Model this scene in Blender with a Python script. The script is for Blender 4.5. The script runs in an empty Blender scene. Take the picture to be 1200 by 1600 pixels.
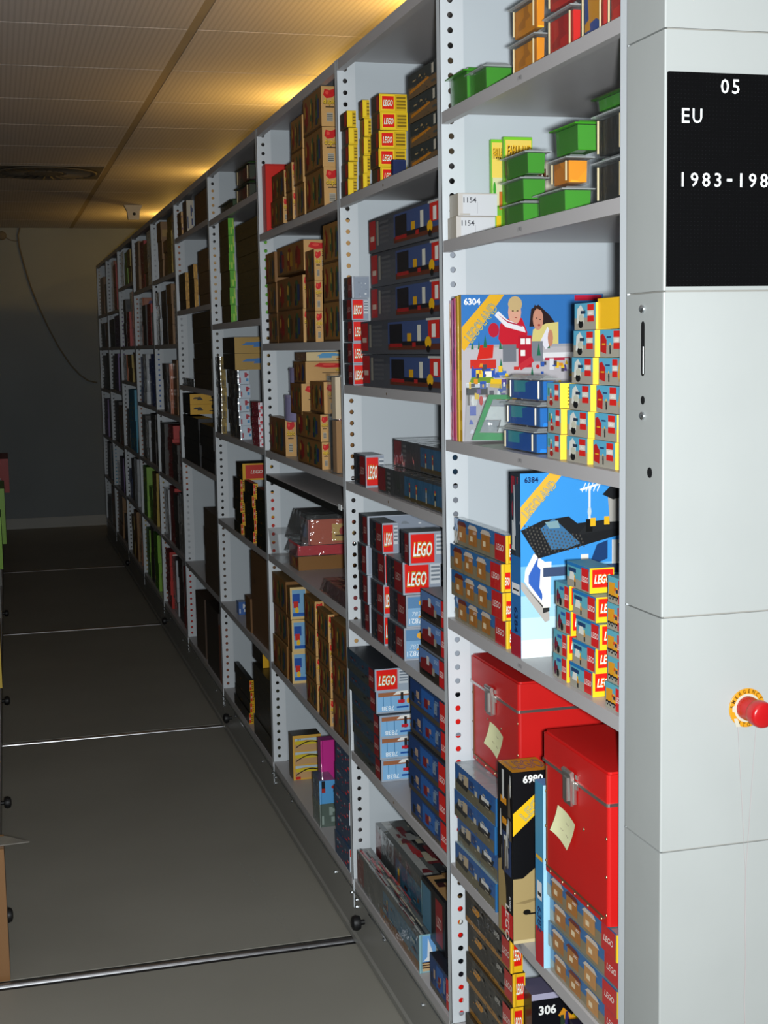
import bpy, math, random
from mathutils import Vector, Matrix
C = bpy.context.scene.collection
scene = bpy.context.scene
PI = math.pi

# ------------------------------------------------------------------ camera, light, exposure
F_PX = 2182.5
YAW, PITCH, ROLL, CAM_Z = math.radians(15.374), math.radians(6.773), math.radians(-1.0142), 1.83
fwd = Vector((math.sin(YAW)*math.cos(PITCH), math.cos(YAW)*math.cos(PITCH), -math.sin(PITCH)))
rt0 = Vector((math.cos(YAW), -math.sin(YAW), 0)); up0 = rt0.cross(fwd)
rgt = rt0*math.cos(ROLL) + up0*math.sin(ROLL)
upv = -rt0*math.sin(ROLL) + up0*math.cos(ROLL)
cam_d = bpy.data.cameras.new('camera'); cam = bpy.data.objects.new('camera', cam_d); C.objects.link(cam)
cam_d.sensor_fit = 'VERTICAL'; cam_d.sensor_height = 24.0; cam_d.lens = 24.0*F_PX/1600.0
cam_d.clip_start = 0.05; cam_d.clip_end = 100
mw = Matrix((rgt, upv, -fwd)).transposed().to_4x4(); mw.translation = Vector((0, 0, CAM_Z))
cam.matrix_world = mw
scene.camera = cam
scene.view_settings.view_transform = 'Standard'; scene.view_settings.look = 'None'
scene.view_settings.gamma = 1.0; scene.view_settings.use_curve_mapping = False
scene.view_settings.exposure = 0.0

w = bpy.data.worlds.new('room_ambient'); scene.world = w; w.use_nodes = True
w.node_tree.nodes['Background'].inputs[0].default_value = (0.75, 0.85, 1.0, 1)
w.node_tree.nodes['Background'].inputs[1].default_value = 0.07

def lamp(name, kind, loc, energy, col, size=0.05, size_y=None, rot=None):
    d = bpy.data.lights.new(name, kind); o = bpy.data.objects.new(name, d); C.objects.link(o)
    o.location = loc; d.energy = energy; d.color = col
    if kind == 'AREA':
        d.size = size
        if size_y: d.shape = 'RECTANGLE'; d.size_y = size_y
    else: d.shadow_soft_size = size
    if rot: o.rotation_euler = rot
    return o
# flash of the hand-held camera
fl = lamp('camera_flash', 'AREA', Vector((0, 0, CAM_Z)) + rgt*0.05 - upv*0.02 + fwd*0.0, 118, (0.93, 0.98, 1.0), 0.05)
fl.rotation_euler = cam.rotation_euler if False else mw.to_euler()
# warm tube lamps hung over the next aisle, behind the rack top
WARM = (1.0, 0.57, 0.11)
LAMP_Y = [(5.0, 19), (7.1, 20), (10.2, 10), (13.35, 14)]
for ly, en in LAMP_Y:
    lamp('tube_lamp_light', 'POINT', (1.72, ly, 2.93), en, WARM, 0.05)

# ------------------------------------------------------------------ measuring helpers
def project(P):
    d = Vector(P) - Vector((0, 0, CAM_Z)); k = d.dot(fwd)
    return 600 + F_PX*d.dot(rgt)/k, 800 - F_PX*d.dot(upv)/k
def ray(px, py, X=None, Y=None, Z=None):
    d = fwd + rgt*((px-600)/F_PX) + upv*((800-py)/F_PX)
    t = X/d.x if X is not None else (Y/d.y if Y is not None else (Z-CAM_Z)/d.z)
    return Vector((0, 0, CAM_Z)) + d*t
def along(px, X, z):            # distance down the aisle of a vertical edge on the plane X
    lo, hi = 1.2, 30.0
    for _ in range(40):
        m = (lo+hi)/2
        if project((X, m, z))[0] > px: lo = m
        else: hi = m
    return m
def across(px, Y, z):           # how far right a vertical edge stands on the plane Y
    lo, hi = -1.0, 4.0
    for _ in range(40):
        m = (lo+hi)/2
        if project((m, Y, z))[0] < px: lo = m
        else: hi = m
    return m

# ------------------------------------------------------------------ materials
def lin(h):
    if isinstance(h, tuple): return h
    h = h.lstrip('#'); v = [int(h[i:i+2], 16)/255 for i in (0, 2, 4)]
    return tuple((c/12.92 if c <= 0.04045 else ((c+0.055)/1.055)**2.4) for c in v)
def base_mat(name):
    m = bpy.data.materials.new(name); m.use_nodes = True
    return m, m.node_tree, m.node_tree.nodes['Principled BSDF']
def noise_bump(nt, b, scale, strength, target='Normal', dist=0.002, detail=3):
    tc = nt.nodes.new('ShaderNodeTexCoord'); n = nt.nodes.new('ShaderNodeTexNoise')
    n.inputs['Scale'].default_value = scale; n.inputs['Detail'].default_value = detail
    bp = nt.nodes.new('ShaderNodeBump'); bp.inputs['Strength'].default_value = strength
    bp.inputs['Distance'].default_value = dist
    nt.links.new(tc.outputs['Object'], n.inputs['Vector']); nt.links.new(n.outputs['Fac'], bp.inputs['Height'])
    nt.links.new(bp.outputs['Normal'], b.inputs[target])
    return tc, n
def plain(name, col, rough=0.5, metal=0.0, var=0.08, scale=12, bump=0.0, coat=0.0, spec=0.5):
    m, nt, b = base_mat(name); c = lin(col)
    b.inputs['Roughness'].default_value = rough; b.inputs['Metallic'].default_value = metal
    b.inputs['Specular IOR Level'].default_value = spec; b.inputs['Coat Weight'].default_value = coat
    tc = nt.nodes.new('ShaderNodeTexCoord'); n = nt.nodes.new('ShaderNodeTexNoise'); n.inputs['Scale'].default_value = scale
    r = nt.nodes.new('ShaderNodeValToRGB')
    r.color_ramp.elements[0].position = 0.3; r.color_ramp.elements[1].position = 0.7
    r.color_ramp.elements[0].color = (*[x*(1-var) for x in c], 1); r.color_ramp.elements[1].color = (*[min(1, x*(1+var)) for x in c], 1)
    nt.links.new(tc.outputs['Object'], n.inputs['Vector']); nt.links.new(n.outputs['Fac'], r.inputs['Fac'])
    nt.links.new(r.outputs['Color'], b.inputs['Base Color'])
    if bump: noise_bump(nt, b, scale*8, bump)
    return m
def printed(name, rough, coat=0.0, wrinkle=0.0):
    m, nt, b = base_mat(name)
    a = nt.nodes.new('ShaderNodeAttribute'); a.attribute_name = 'Print'
    nt.links.new(a.outputs['Color'], b.inputs['Base Color'])
    b.inputs['Roughness'].default_value = rough
    b.inputs['Specular IOR Level'].default_value = 0.35
    if coat:
        b.inputs['Coat Weight'].default_value = coat; b.inputs['Coat Roughness'].default_value = 0.09
    if wrinkle: noise_bump(nt, b, 16, wrinkle, 'Coat Normal', 0.01, 2)
    return m
def clear(name, tint=(1, 1, 1), gloss=0.12, wrinkle=0.5, scale=22, rough=0.06, milk=0.05, frs=1.0):
    m = bpy.data.materials.new(name); m.use_nodes = True; nt = m.node_tree; nt.nodes.clear()
    out = nt.nodes.new('ShaderNodeOutputMaterial'); mix = nt.nodes.new('ShaderNodeMixShader')
    tr = nt.nodes.new('ShaderNodeBsdfTransparent'); tr.inputs[0].default_value = (*tint, 1)
    gl = nt.nodes.new('ShaderNodeBsdfGlossy'); gl.inputs['Roughness'].default_value = rough
    fr = nt.nodes.new('ShaderNodeFresnel'); fr.inputs[0].default_value = 1.22
    ad = nt.nodes.new('ShaderNodeMath'); ad.operation = 'ADD'; ad.inputs[1].default_value = gloss*0.4; ad.use_clamp = True
    tc = nt.nodes.new('ShaderNodeTexCoord'); n = nt.nodes.new('ShaderNodeTexNoise'); n.inputs['Scale'].default_value = scale
    bp = nt.nodes.new('ShaderNodeBump'); bp.inputs['Strength'].default_value = wrinkle; bp.inputs['Distance'].default_value = 0.03
    nt.links.new(tc.outputs['Object'], n.inputs['Vector']); nt.links.new(n.outputs['Fac'], bp.inputs['Height'])
    nt.links.new(bp.outputs['Normal'], gl.inputs['Normal'])
    mu = nt.nodes.new('ShaderNodeMath'); mu.operation = 'MULTIPLY'; mu.inputs[1].default_value = frs
    nt.links.new(fr.outputs[0], mu.inputs[0]); nt.links.new(mu.outputs[0], ad.inputs[0]); nt.links.new(ad.outputs[0], mix.inputs[0])
    df = nt.nodes.new('ShaderNodeBsdfDiffuse'); df.inputs[0].default_value = (0.8, 0.84, 0.84, 1)
    m0 = nt.nodes.new('ShaderNodeMixShader'); m0.inputs[0].default_value = milk
    nt.links.new(tr.outputs[0], m0.inputs[1]); nt.links.new(df.outputs[0], m0.inputs[2])
    nt.links.new(m0.outputs[0], mix.inputs[1]); nt.links.new(gl.outputs[0], mix.inputs[2]); nt.links.new(mix.outputs[0], out.inputs[0])
    return m
M = {}
M['steel'] = plain('painted_steel_grey', '#cdd2d6', 0.42, 0, 0.02, 3, 0.03)
M['shelf'] = plain('painted_steel_shelf', '#b0acac', 0.40, 0, 0.02, 3, 0.02)
M['panel'] = plain('textured_cover_panel', '#a0a3a1', 0.5, 0, 0.02, 6, 0.10)
M['inner'] = plain('inner_side_sheet', '#bec5ca', 0.32, 0, 0.02, 3, 0.02)
M['plinth'] = plain('carriage_grey_steel', '#8d8b85', 0.45, 0, 0.04, 3, 0.02)
M['zinc'] = plain('zinc_fittings', '#c8ccd0', 0.22, 1.0, 0.05, 30)
M['rail'] = plain('steel_rail', '#9a9a9c', 0.28, 1.0, 0.05, 30)
M['black'] = plain('black_rubber', '#0c0c0e', 0.5, 0, 0.1, 20)
M['signblack'] = plain('letter_board_felt', '#030304', 0.9, 0, 0.2, 300, 0.2, 0, 0.1)
M['white'] = plain('white_plastic', '#eef2f2', 0.4, 0, 0.02, 20)
M['chest'] = plain('red_chest_board', '#c41512', 0.42, 0, 0.10, 4, 0.05)
M['chrome'] = plain('bright_metal', '#d6d2ce', 0.34, 1.0, 0.05, 20)
M['brass'] = plain('aged_rivet', '#8a7458', 0.4, 0.8, 0.1, 30)
M['sleeve'] = plain('grey_sleeve_film', '#77736c', 0.25, 0, 0.1, 30)
M['note'] = plain('yellow_paper', '#c9c89c', 0.8, 0, 0.04, 15)
M['red'] = plain('red_button_plastic', '#a81216', 0.28, 0, 0.03, 10)
M['thread'] = plain('pale_thread', '#a89c9c', 0.8, 0, 0.05, 30)
M['wall'] = plain('painted_wall', '#8a9194', 0.85, 0, 0.05, 1.5, 0.05)
M['base'] = plain('skirting_grey', '#b3b3ae', 0.6, 0, 0.04, 3)
M['cable'] = plain('grey_cable', '#6f6656', 0.7, 0, 0.05, 20)
M['sensor'] = plain('cream_sensor_plastic', '#cfc8b8', 0.5, 0, 0.03, 20)
M['ventmat'] = plain('vent_grille_paint', '#6f695e', 0.5, 0, 0.04, 8)
M['kraft'] = plain('kraft_board', '#9c7346', 0.75, 0, 0.08, 5, 0.03)
M['scuff'] = plain('floor_scuff', '#8f8f88', 0.4, 0, 0.2, 60)
M['card'] = printed('printed_carton', 0.38)
M['wrap'] = printed('shrink_wrapped_carton', 0.35, 1.0, 0.55)
M['film'] = clear('clear_film', (0.97, 0.98, 0.98), 0.10, 0.9, 16, 0.10)
M['clear'] = clear('clear_rigid_plastic', (0.99, 0.99, 0.99), 0.02, 0.10, 30, 0.07, 0.02, .45)
M['lidp'] = clear('clear_lid_plastic', (0.9, 0.92, 0.92), 0.05, 0.1, 30, 0.1, 0.30, 0.6)
M['ribp'] = plain('pale_rib_highlight', '#c8b890', 0.2, 0, 0.03, 8, 0, 0.8)  # opaque pale colour stands in for the bright highlight on clear corners
M['greenp'] = plain('green_tub_plastic', '#3a8c20', 0.22, 0, 0.04, 8, 0, 0.6)
M['dgreenp'] = plain('dark_green_tub_plastic', '#28421c', 0.25, 0, 0.05, 8, 0, 0.6)
M['bluep'] = plain('blue_tub_plastic', '#0a5fb8', 0.22, 0, 0.06, 8, 0, 0.6)
def mottled(name, cols, scale):
    m, nt, b = base_mat(name)
    tc = nt.nodes.new('ShaderNodeTexCoord'); v = nt.nodes.new('ShaderNodeTexVoronoi'); v.inputs['Scale'].default_value = scale
    s = nt.nodes.new('ShaderNodeSeparateColor'); r = nt.nodes.new('ShaderNodeValToRGB'); r.color_ramp.interpolation = 'CONSTANT'
    while len(r.color_ramp.elements) < len(cols): r.color_ramp.elements.new(0.5)
    for i, c in enumerate(cols):
        r.color_ramp.elements[i].position = i/len(cols); r.color_ramp.elements[i].color = (*lin(c), 1)
    nt.links.new(tc.outputs['Object'], v.inputs['Vector']); nt.links.new(v.outputs['Color'], s.inputs[0])
    nt.links.new(s.outputs[0], r.inputs['Fac']); nt.links.new(r.outputs['Color'], b.inputs['Base Color'])
    b.inputs['Roughness'].default_value = 0.3
    return m
M['yellow_fill'] = mottled('yellow_bricks', ['#f0a010', '#e8940c', '#f8b420', '#d88408', '#c87c10'], 28)
M['red_fill'] = mottled('red_bricks', ['#c01410', '#d01c14', '#a81010', '#c8180f', '#b01010'], 28)
M['mix_fill'] = mottled('mixed_bricks', ['#e09a18', '#27509c', '#c08018', '#a02018', '#e09a18'], 30)
M['black_fill'] = mottled('black_bricks', ['#050508', '#09090c', '#040406', '#070709', '#1a120a'], 28)
M['orange_fill'] = mottled('orange_bricks', ['#e89010', '#d88008', '#f0a020', '#d88810', '#c07008'], 24)
M['blue_fill'] = mottled('blue_bricks', ['#0c6cd0', '#0a5cb8', '#1080e0', '#0c64b0', '#38a8b8'], 18)
M['dark_fill'] = mottled('dark_red_bricks', ['#4a1c14', '#6a2a18', '#3a2818', '#2a3018', '#8a3020'], 30)

def ceiling_mat():
    m, nt, b = base_mat('perforated_ceiling_tile')
    tc = nt.nodes.new('ShaderNodeTexCoord'); mp = nt.nodes.new('ShaderNodeMapping')
    wv = nt.nodes.new('ShaderNodeTexWave'); wv.wave_type = 'BANDS'; wv.bands_direction = 'X'
    wv.inputs['Scale'].default_value = 14.0; wv.inputs['Distortion'].default_value = 0
    r = nt.nodes.new('ShaderNodeValToRGB'); r.color_ramp.elements[0].position = 0.1; r.color_ramp.elements[1].position = 0.6
    r.color_ramp.elements[0].color = (*lin('#c9c3c2'), 1); r.color_ramp.elements[1].color = (*lin('#d6d0cf'), 1)
    nt.links.new(tc.outputs['Object'], mp.inputs[0]); nt.links.new(mp.outputs[0], wv.inputs['Vector'])
    nt.links.new(wv.outputs['Fac'], r.inputs['Fac']); nt.links.new(r.outputs['Color'], b.inputs['Base Color'])
    b.inputs['Roughness'].default_value = 0.7
    return m
M['ceil'] = ceiling_mat()
M['ceildark'] = plain('ceiling_void', '#2c2824', 0.9, 0, 0.04, 5)
M['ceilgap'] = plain('ceiling_channel_paint', '#a89a82', 0.8, 0, 0.04, 5)
def floor_mat():
    m, nt, b = base_mat('dark_vinyl_floor')
    tc = nt.nodes.new('ShaderNodeTexCoord'); n = nt.nodes.new('ShaderNodeTexNoise'); n.inputs['Scale'].default_value = 1.3; n.inputs['Detail'].default_value = 6
    r = nt.nodes.new('ShaderNodeValToRGB'); r.color_ramp.elements[0].position = 0.3; r.color_ramp.elements[1].position = 0.75
    r.color_ramp.elements[0].color = (*lin('#8e8b81'), 1); r.color_ramp.elements[1].color = (*lin('#9a978d'), 1)
    n2 = nt.nodes.new('ShaderNodeTexNoise'); n2.inputs['Scale'].default_value = 250
    bp = nt.nodes.new('ShaderNodeBump'); bp.inputs['Strength'].default_value = 0.15; bp.inputs['Distance'].default_value = 0.001
    nt.links.new(tc.outputs['Object'], n.inputs['Vector']); nt.links.new(tc.outputs['Object'], n2.inputs['Vector'])
    nt.links.new(n.outputs['Fac'], r.inputs['Fac']); nt.links.new(r.outputs['Color'], b.inputs['Base Color'])
    nt.links.new(n2.outputs['Fac'], bp.inputs['Height']); nt.links.new(bp.outputs['Normal'], b.inputs['Normal'])
    b.inputs['Roughness'].default_value = 0.5
    return m
M['floor'] = floor_mat()

# ------------------------------------------------------------------ mesh builder
class MB:
    def __init__(s): s.v = []; s.f = []; s.mi = []; s.mats = []; s.col = []
    def mat(s, key):
        if key not in s.mats: s.mats.append(key)
        return s.mats.index(key)
    def face(s, pts, key, col=None):
        n = len(s.v); s.v += [tuple(p) for p in pts]; s.f.append(tuple(range(n, n+len(pts)))); s.mi.append(s.mat(key)); s.col.append(lin(col) if col else (0.5, 0.5, 0.5))
    def mesh(s, verts, faces, key, col=None):
        n = len(s.v); s.v += [tuple(p) for p in verts]; k = s.mat(key); c = lin(col) if col else (0.5, 0.5, 0.5)
        for f in faces: s.f.append(tuple(i+n for i in f)); s.mi.append(k); s.col.append(c)
    def box(s, x0, x1, y0, y1, z0, z1, key, col=None):
        vs = [(x, y, z) for z in (z0, z1) for y in (y0, y1) for x in (x0, x1)]
        s.mesh(vs, [(0, 2, 3, 1), (4, 5, 7, 6), (0, 1, 5, 4), (2, 6, 7, 3), (0, 4, 6, 2), (1, 3, 7, 5)], key, col)
    def frustum(s, b, t, z0, z1, key, col=None):     # b and t = (x0,x1,y0,y1)
        vs = [(b[i], b[2+j], z0) for j in (0, 1) for i in (0, 1)] + [(t[i], t[2+j], z1) for j in (0, 1) for i in (0, 1)]
        s.mesh(vs, [(0, 2, 3, 1), (4, 5, 7, 6), (0, 1, 5, 4), (2, 6, 7, 3), (0, 4, 6, 2), (1, 3, 7, 5)], key, col)
    def tube(s, pts, r, key, n=8, r2=None, caps=True):
        pts = [Vector(p) for p in pts]; rings = []
        for i, p in enumerate(pts):
            d = (pts[min(i+1, len(pts)-1)] - pts[max(i-1, 0)]).normalized()
            a = d.orthogonal().normalized() if i == 0 else (a - d*a.dot(d)).normalized()
            b = d.cross(a); rr = r if r2 is None else r + (r2-r)*i/(len(pts)-1)
            rings.append([p + (a*math.cos(2*PI*k/n) + b*math.sin(2*PI*k/n))*rr for k in range(n)])
        vs = [q for R_ in rings for q in R_]; fs = []
        for i in range(len(pts)-1):
            for k in range(n): fs.append((i*n+k, i*n+(k+1) % n, (i+1)*n+(k+1) % n, (i+1)*n+k))
        if caps: fs += [tuple(range(n-1, -1, -1)), tuple(range((len(pts)-1)*n, len(pts)*n))]
        s.mesh(vs, fs, key)
    def lathe(s, prof, origin, axis, key, n=24, col=None):   # prof (r, h) along axis
        o = Vector(origin); ax = Vector(axis).normalized(); a = ax.orthogonal().normalized(); b = ax.cross(a)
        vs = [o + ax*h + (a*math.cos(2*PI*k/n)+b*math.sin(2*PI*k/n))*r for r, h in prof for k in range(n)]
        fs = [(i*n+k, i*n+(k+1) % n, (i+1)*n+(k+1) % n, (i+1)*n+k) for i in range(len(prof)-1) for k in range(n)]
        fs += [tuple(range(n-1, -1, -1)), tuple(range((len(prof)-1)*n, len(prof)*n))]
        s.mesh(vs, fs, key, col)
    def data(s, name):
        me = bpy.data.meshes.new(name); me.from_pydata(s.v, [], s.f)
        for k in s.mats: me.materials.append(M[k])
        me.polygons.foreach_set('material_index', s.mi)
        at = me.color_attributes.new('Print', 'FLOAT_COLOR', 'CORNER')
        buf = []
        for f, c in zip(s.f, s.col): buf += [c[0], c[1], c[2], 1.0]*len(f)
        at.data.foreach_set('color', buf)
        me.update()
        return me
def link(name, me, parent=None, loc=(0, 0, 0), rotz=0):
    o = bpy.data.objects.new(name, me); C.objects.link(o); o.location = loc; o.rotation_euler = (0, 0, rotz)
    if parent: o.parent = parent
    return o
def smooth(o, ang=40):
    for p in o.data.polygons: p.use_smooth = True
    o.data.set_sharp_from_angle(angle=math.radians(ang)); return o
LABELS = {}
def tag(o, label, cat, group=None):
    n = len(label.split())
    if not 4 <= n <= 16: print('LABEL LENGTH', n, label)
    if label in LABELS: print('DUPLICATE', label)
    LABELS[label] = o
    o['label'] = label; o['category'] = cat
    if group: o['group'] = group
    return o
def struct(o): o['kind'] = 'structure'; return o
def empty(name, loc, rotz=0): return link(name, None, None, loc, rotz)

# ------------------------------------------------------------------ lettering
_TX = {}
def glyphs(txt, off=0.0, shear=0.0):
    k = (txt, off, shear)
    if k in _TX: return _TX[k]
    cu = bpy.data.curves.new('t', 'FONT'); cu.body = txt; cu.resolution_u = 2; cu.shear = shear; cu.offset = off; cu.fill_mode = 'FRONT'
    ob = bpy.data.objects.new('t', cu); C.objects.link(ob)
    dg = bpy.context.evaluated_depsgraph_get(); me = ob.evaluated_get(dg).to_mesh()
    vs = [(v.co.x, v.co.y) for v in me.vertices]; fs = [tuple(p.vertices) for p in me.polygons]
    ob.evaluated_get(dg).to_mesh_clear(); bpy.data.objects.remove(ob); bpy.data.curves.remove(cu)
    kx = ('metrics', txt, shear)
    if off == 0.0 or kx not in _TX:
        xs = [v[0] for v in vs] or [0, 1]; ys = [v[1] for v in vs] or [0, 1]
        _TX[kx] = (min(xs), max(xs), min(ys), max(ys))
    _TX[k] = (vs, fs); return _TX[k]
def metrics(txt, shear=0.0):
    glyphs(txt, 0.0, shear); return _TX[('metrics', txt, shear)]

# ------------------------------------------------------------------ printed faces
class Face:
    """a rectangle in space one can print on; u to the right, v up, in fractions"""
    def __init__(s, mb, o, U, V, key, step=0.0001):
        s.mb = mb; s.o = Vector(o); s.U = Vector(U); s.V = Vector(V); s.key = key
        s.n = s.U.cross(s.V).normalized(); s.k = [0]; s.step = step; s.u0, s.v0, s.u1, s.v1 = 0, 0, 1, 1
    def sub(s, u0, v0, u1, v1):
        f = Face.__new__(Face); f.__dict__.update(s.__dict__)
        w_, h_ = s.u1-s.u0, s.v1-s.v0
        f.u0, f.u1 = s.u0+u0*w_, s.u0+u1*w_; f.v0, f.v1 = s.v0+v0*h_, s.v0+v1*h_
        return f
    @property
    def W(s): return s.U.length*(s.u1-s.u0)
    @property
    def Hh(s): return s.V.length*(s.v1-s.v0)
    def P(s, u, v):
        uu = s.u0+u*(s.u1-s.u0); vv = s.v0+v*(s.v1-s.v0)
        return s.o + s.U*uu + s.V*vv + s.n*(s.k[0]*s.step)
    def poly(s, pts, col):
        s.k[0] += 1; s.mb.face([s.P(*p) for p in pts], s.key, col)
    def rect(s, u0, v0, u1, v1, col): s.poly([(u0, v0), (u1, v0), (u1, v1), (u0, v1)], col)
    def ell(s, u, v, ru, rv, col, n=10): s.poly([(u+ru*math.cos(2*PI*i/n), v+rv*math.sin(2*PI*i/n)) for i in range(n)], col)
    def text(s, txt, u, v, h, col, off=0.0, shear=0.0, maxw=None, rot=0.0, squash=1.0, lift=1):
        """centred at u,v; h fraction of the face height"""
        x0, x1, y0, y1 = metrics(txt, shear); vs, fs = glyphs(txt, off, shear)
        sc = h*s.Hh/max(1e-6, (y1-y0)); 
        wd = (x1-x0)*sc*squash
        sx = sc*squash
        if maxw and wd > maxw*s.W: sx *= maxw*s.W/wd
        cx, cy = (x0+x1)/2, (y0+y1)/2; c, sn = math.cos(rot), math.sin(rot)
        s.k[0] += lift; out = []
        for x, y in vs:
            a, b = (x-cx)*sx, (y-cy)*sc; a, b = a*c-b*sn, a*sn+b*c
            out.append(s.P(u+a/s.W, v+b/s.Hh))
        s.mb.mesh(out, fs, s.key, col)

def sides(mb, Dx, Ly, H, key, cols):
    """box with near-front-bottom corner at the origin, x into the shelf, y down the aisle; returns faces"""
    q = {}
    q['front'] = Face(mb, (0, Ly, 0), (0, -Ly, 0), (0, 0, H), key)
    q['end'] = Face(mb, (0, 0, 0), (Dx, 0, 0), (0, 0, H), key)
    q['top'] = Face(mb, (0, 0, H), (Dx, 0, 0), (0, Ly, 0), key)
    q['back'] = Face(mb, (Dx, 0, 0), (0, Ly, 0), (0, 0, H), key)
    q['far'] = Face(mb, (Dx, Ly, 0), (-Dx, 0, 0), (0, 0, H), key)
    q['bottom'] = Face(mb, (0, Ly, 0), (Dx, 0, 0), (0, -Ly, 0), key)
    for i, k in enumerate(('front', 'end', 'top', 'back', 'far', 'bottom')):
        mb.face([q[k].P(0, 0), q[k].P(1, 0), q[k].P(1, 1), q[k].P(0, 1)], key, cols.get(k, cols['all']))
    if key == 'wrap':       # film ridge down the near corner, added to catch a flash highlight
        pts = [(0, .007), (-.0022, .002), (-.0016, -.0016), (.002, -.0022), (.007, 0)]; c = cols.get('end', cols['all'])
        for a, b in zip(pts[:-1], pts[1:]): mb.face([(a[0], a[1], 0), (b[0], b[1], 0), (b[0], b[1], H), (a[0], a[1], H)], key, c)
    return q

RED, YEL, SKY, GREY, BLACK, WHITE = '#d81a18', '#f4c21c', '#4a9ccc', '#8f8f88', '#0c0c0e', '#f2f2ee'
def logo(f, u0, v0, u1, v1, fancy=True):
    g = f.sub(u0, v0, u1, v1); g.rect(0, 0, 1, 1, '#dc1a12')
    if fancy:
        g.text('LEGO', .5, .47, .46, '#f0c020', 0.055, .25, .80, lift=1)
        g.text('LEGO', .5, .47, .46, '#0c0c0c', 0.035, .25, .80, lift=1)
        g.text('LEGO', .5, .47, .46, '#f6f6f2', 0.012, .25, .80, lift=1)
    else: g.text('LEGO', .5, .47, .38, '#e8dcd4', 0.02, .2, .84)
def minifig(f, u, v, h, shirt, legs='#1a2c78', hat=None):
    a = h*f.Hh/f.W
    f.rect(u-a*.13, v, u-a*.01, v+h*.38, legs); f.rect(u+a*.01, v, u+a*.13, v+h*.38, legs)
    f.poly([(u-a*.17, v+h*.38), (u+a*.17, v+h*.38), (u+a*.12, v+h*.74), (u-a*.12, v+h*.74)], shirt)
    f.rect(u-a*.09, v+h*.74, u+a*.09, v+h*.95, '#f2c41e')
    if hat: f.rect(u-a*.13, v+h*.90, u+a*.13, v+h*1.05, hat)
def lorry(f, u0, v0, u1, v1, body, cab, dark='#101014'):
    g = f.sub(u0, v0, u1, v1)
    g.poly([(0, .25), (.62, .22), (.62, 1), (0, .95)], body); g.poly([(.64, .2), (.98, .2), (.94, .72), (.68, .8)], cab)
    g.rect(.72, .45, .92, .66, '#203048'); g.rect(0, .15, 1, .25, dark)
    for x in (.16, .44, .8): g.ell(x, .14, .09, .15, dark); g.ell(x, .14, .04, .07, '#b0b0ac', 6)
def clutter(f, rng, cols, n=10, lo=.0, hi=.75, smin=.03, smax=.12):
    if n >= 5: n = int(n*1.8)
    for _ in range(n):
        u = rng.uniform(.02, .9); v = rng.uniform(lo, hi); a = rng.uniform(smin, smax); b = rng.uniform(smin, smax)*1.1
        t = rng.random()
        if t < .5: f.rect(u, v, min(1, u+a), min(.98, v+b), rng.choice(cols))
        elif t < .8: f.poly([(u, v), (min(1, u+a), v), (min(1, u+a*.6), min(.98, v+b)), (u+a*.2, min(.98, v+b))], rng.choice(cols))
        else: f.ell(min(.98-a/3, u+a/2), min(.98-b/3, v+b/2), a/3, b/3, rng.choice(cols), 7)
def stripes(f, u0, v0, u1, v1, n, col):
    for i in range(n):
        v = v0+(v1-v0)*(i+.2)/n; f.rect(u0, v, u1, v+(v1-v0)*.5/n, col)

# --- the kinds of printed carton.  each returns (base colours, painter, material key)
def st_patrol(v):                     # small vehicle boxes, sky over grey road
    def p(q, rng, v=v):
        f = q['front']
        f.rect(0, .45, .995, 1, '#5aa9c8'); f.rect(0, 0, .995, .45, '#a39d8f')
        k = v
        if k == 0:   f.poly([(.1, .25), (.42, .2), (.46, .7), (.3, .95), (.14, .8)], '#e0e0d8'); f.ell(.3, .22, .12, .16, BLACK); f.rect(.3, .6, .52, .72, '#26364c'); f.ell(.32, .45, .12, .14, '#c9c8b4')
        elif k == 1: f.poly([(.02, .2), (.28, .12), (.30, .62), (.14, .86), (.02, .8)], '#c01c18'); f.rect(.3, .7, .5, .76, '#1f3f6c'); minifig(f, .46, .12, .42, '#404040', BLACK); f.rect(.1, .45, .26, .5, '#e8b020')
        elif k == 2: f.poly([(.1, .4), (.26, .95), (.42, .5), (.26, .12)], '#e8a818'); f.poly([(.3, .12), (.5, .3), (.46, .5), (.28, .2)], '#161616'); minifig(f, .62, .2, .45, '#e8b020', BLACK)
        else:        minifig(f, .3, .15, .6, '#c41c18', '#e8e8e0', '#d8d8d0'); f.rect(.1, .5, .2, .8, '#508858'); f.ell(.34, .2, .14, .12, '#a02018')
        f.rect(.62, .30, .92, .95, '#d81c14'); f.rect(.62, .52, .92, .72, '#d8d0c4'); f.text('LEGO', .77, .62, .1, '#fff4f0', .02, .2, .26)
        f = q['end']; f.rect(.05, .05, .5, .95, '#f2cc40'); stripes(f, .15, .1, .45, .9, 6, '#8c7a20')
        logo(f, .55, .2, .97, .85)
    return dict(all='#f0c83c', top='#8c98a0', end='#f4cc44', far='#e8c040'), p, 'card'
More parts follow.
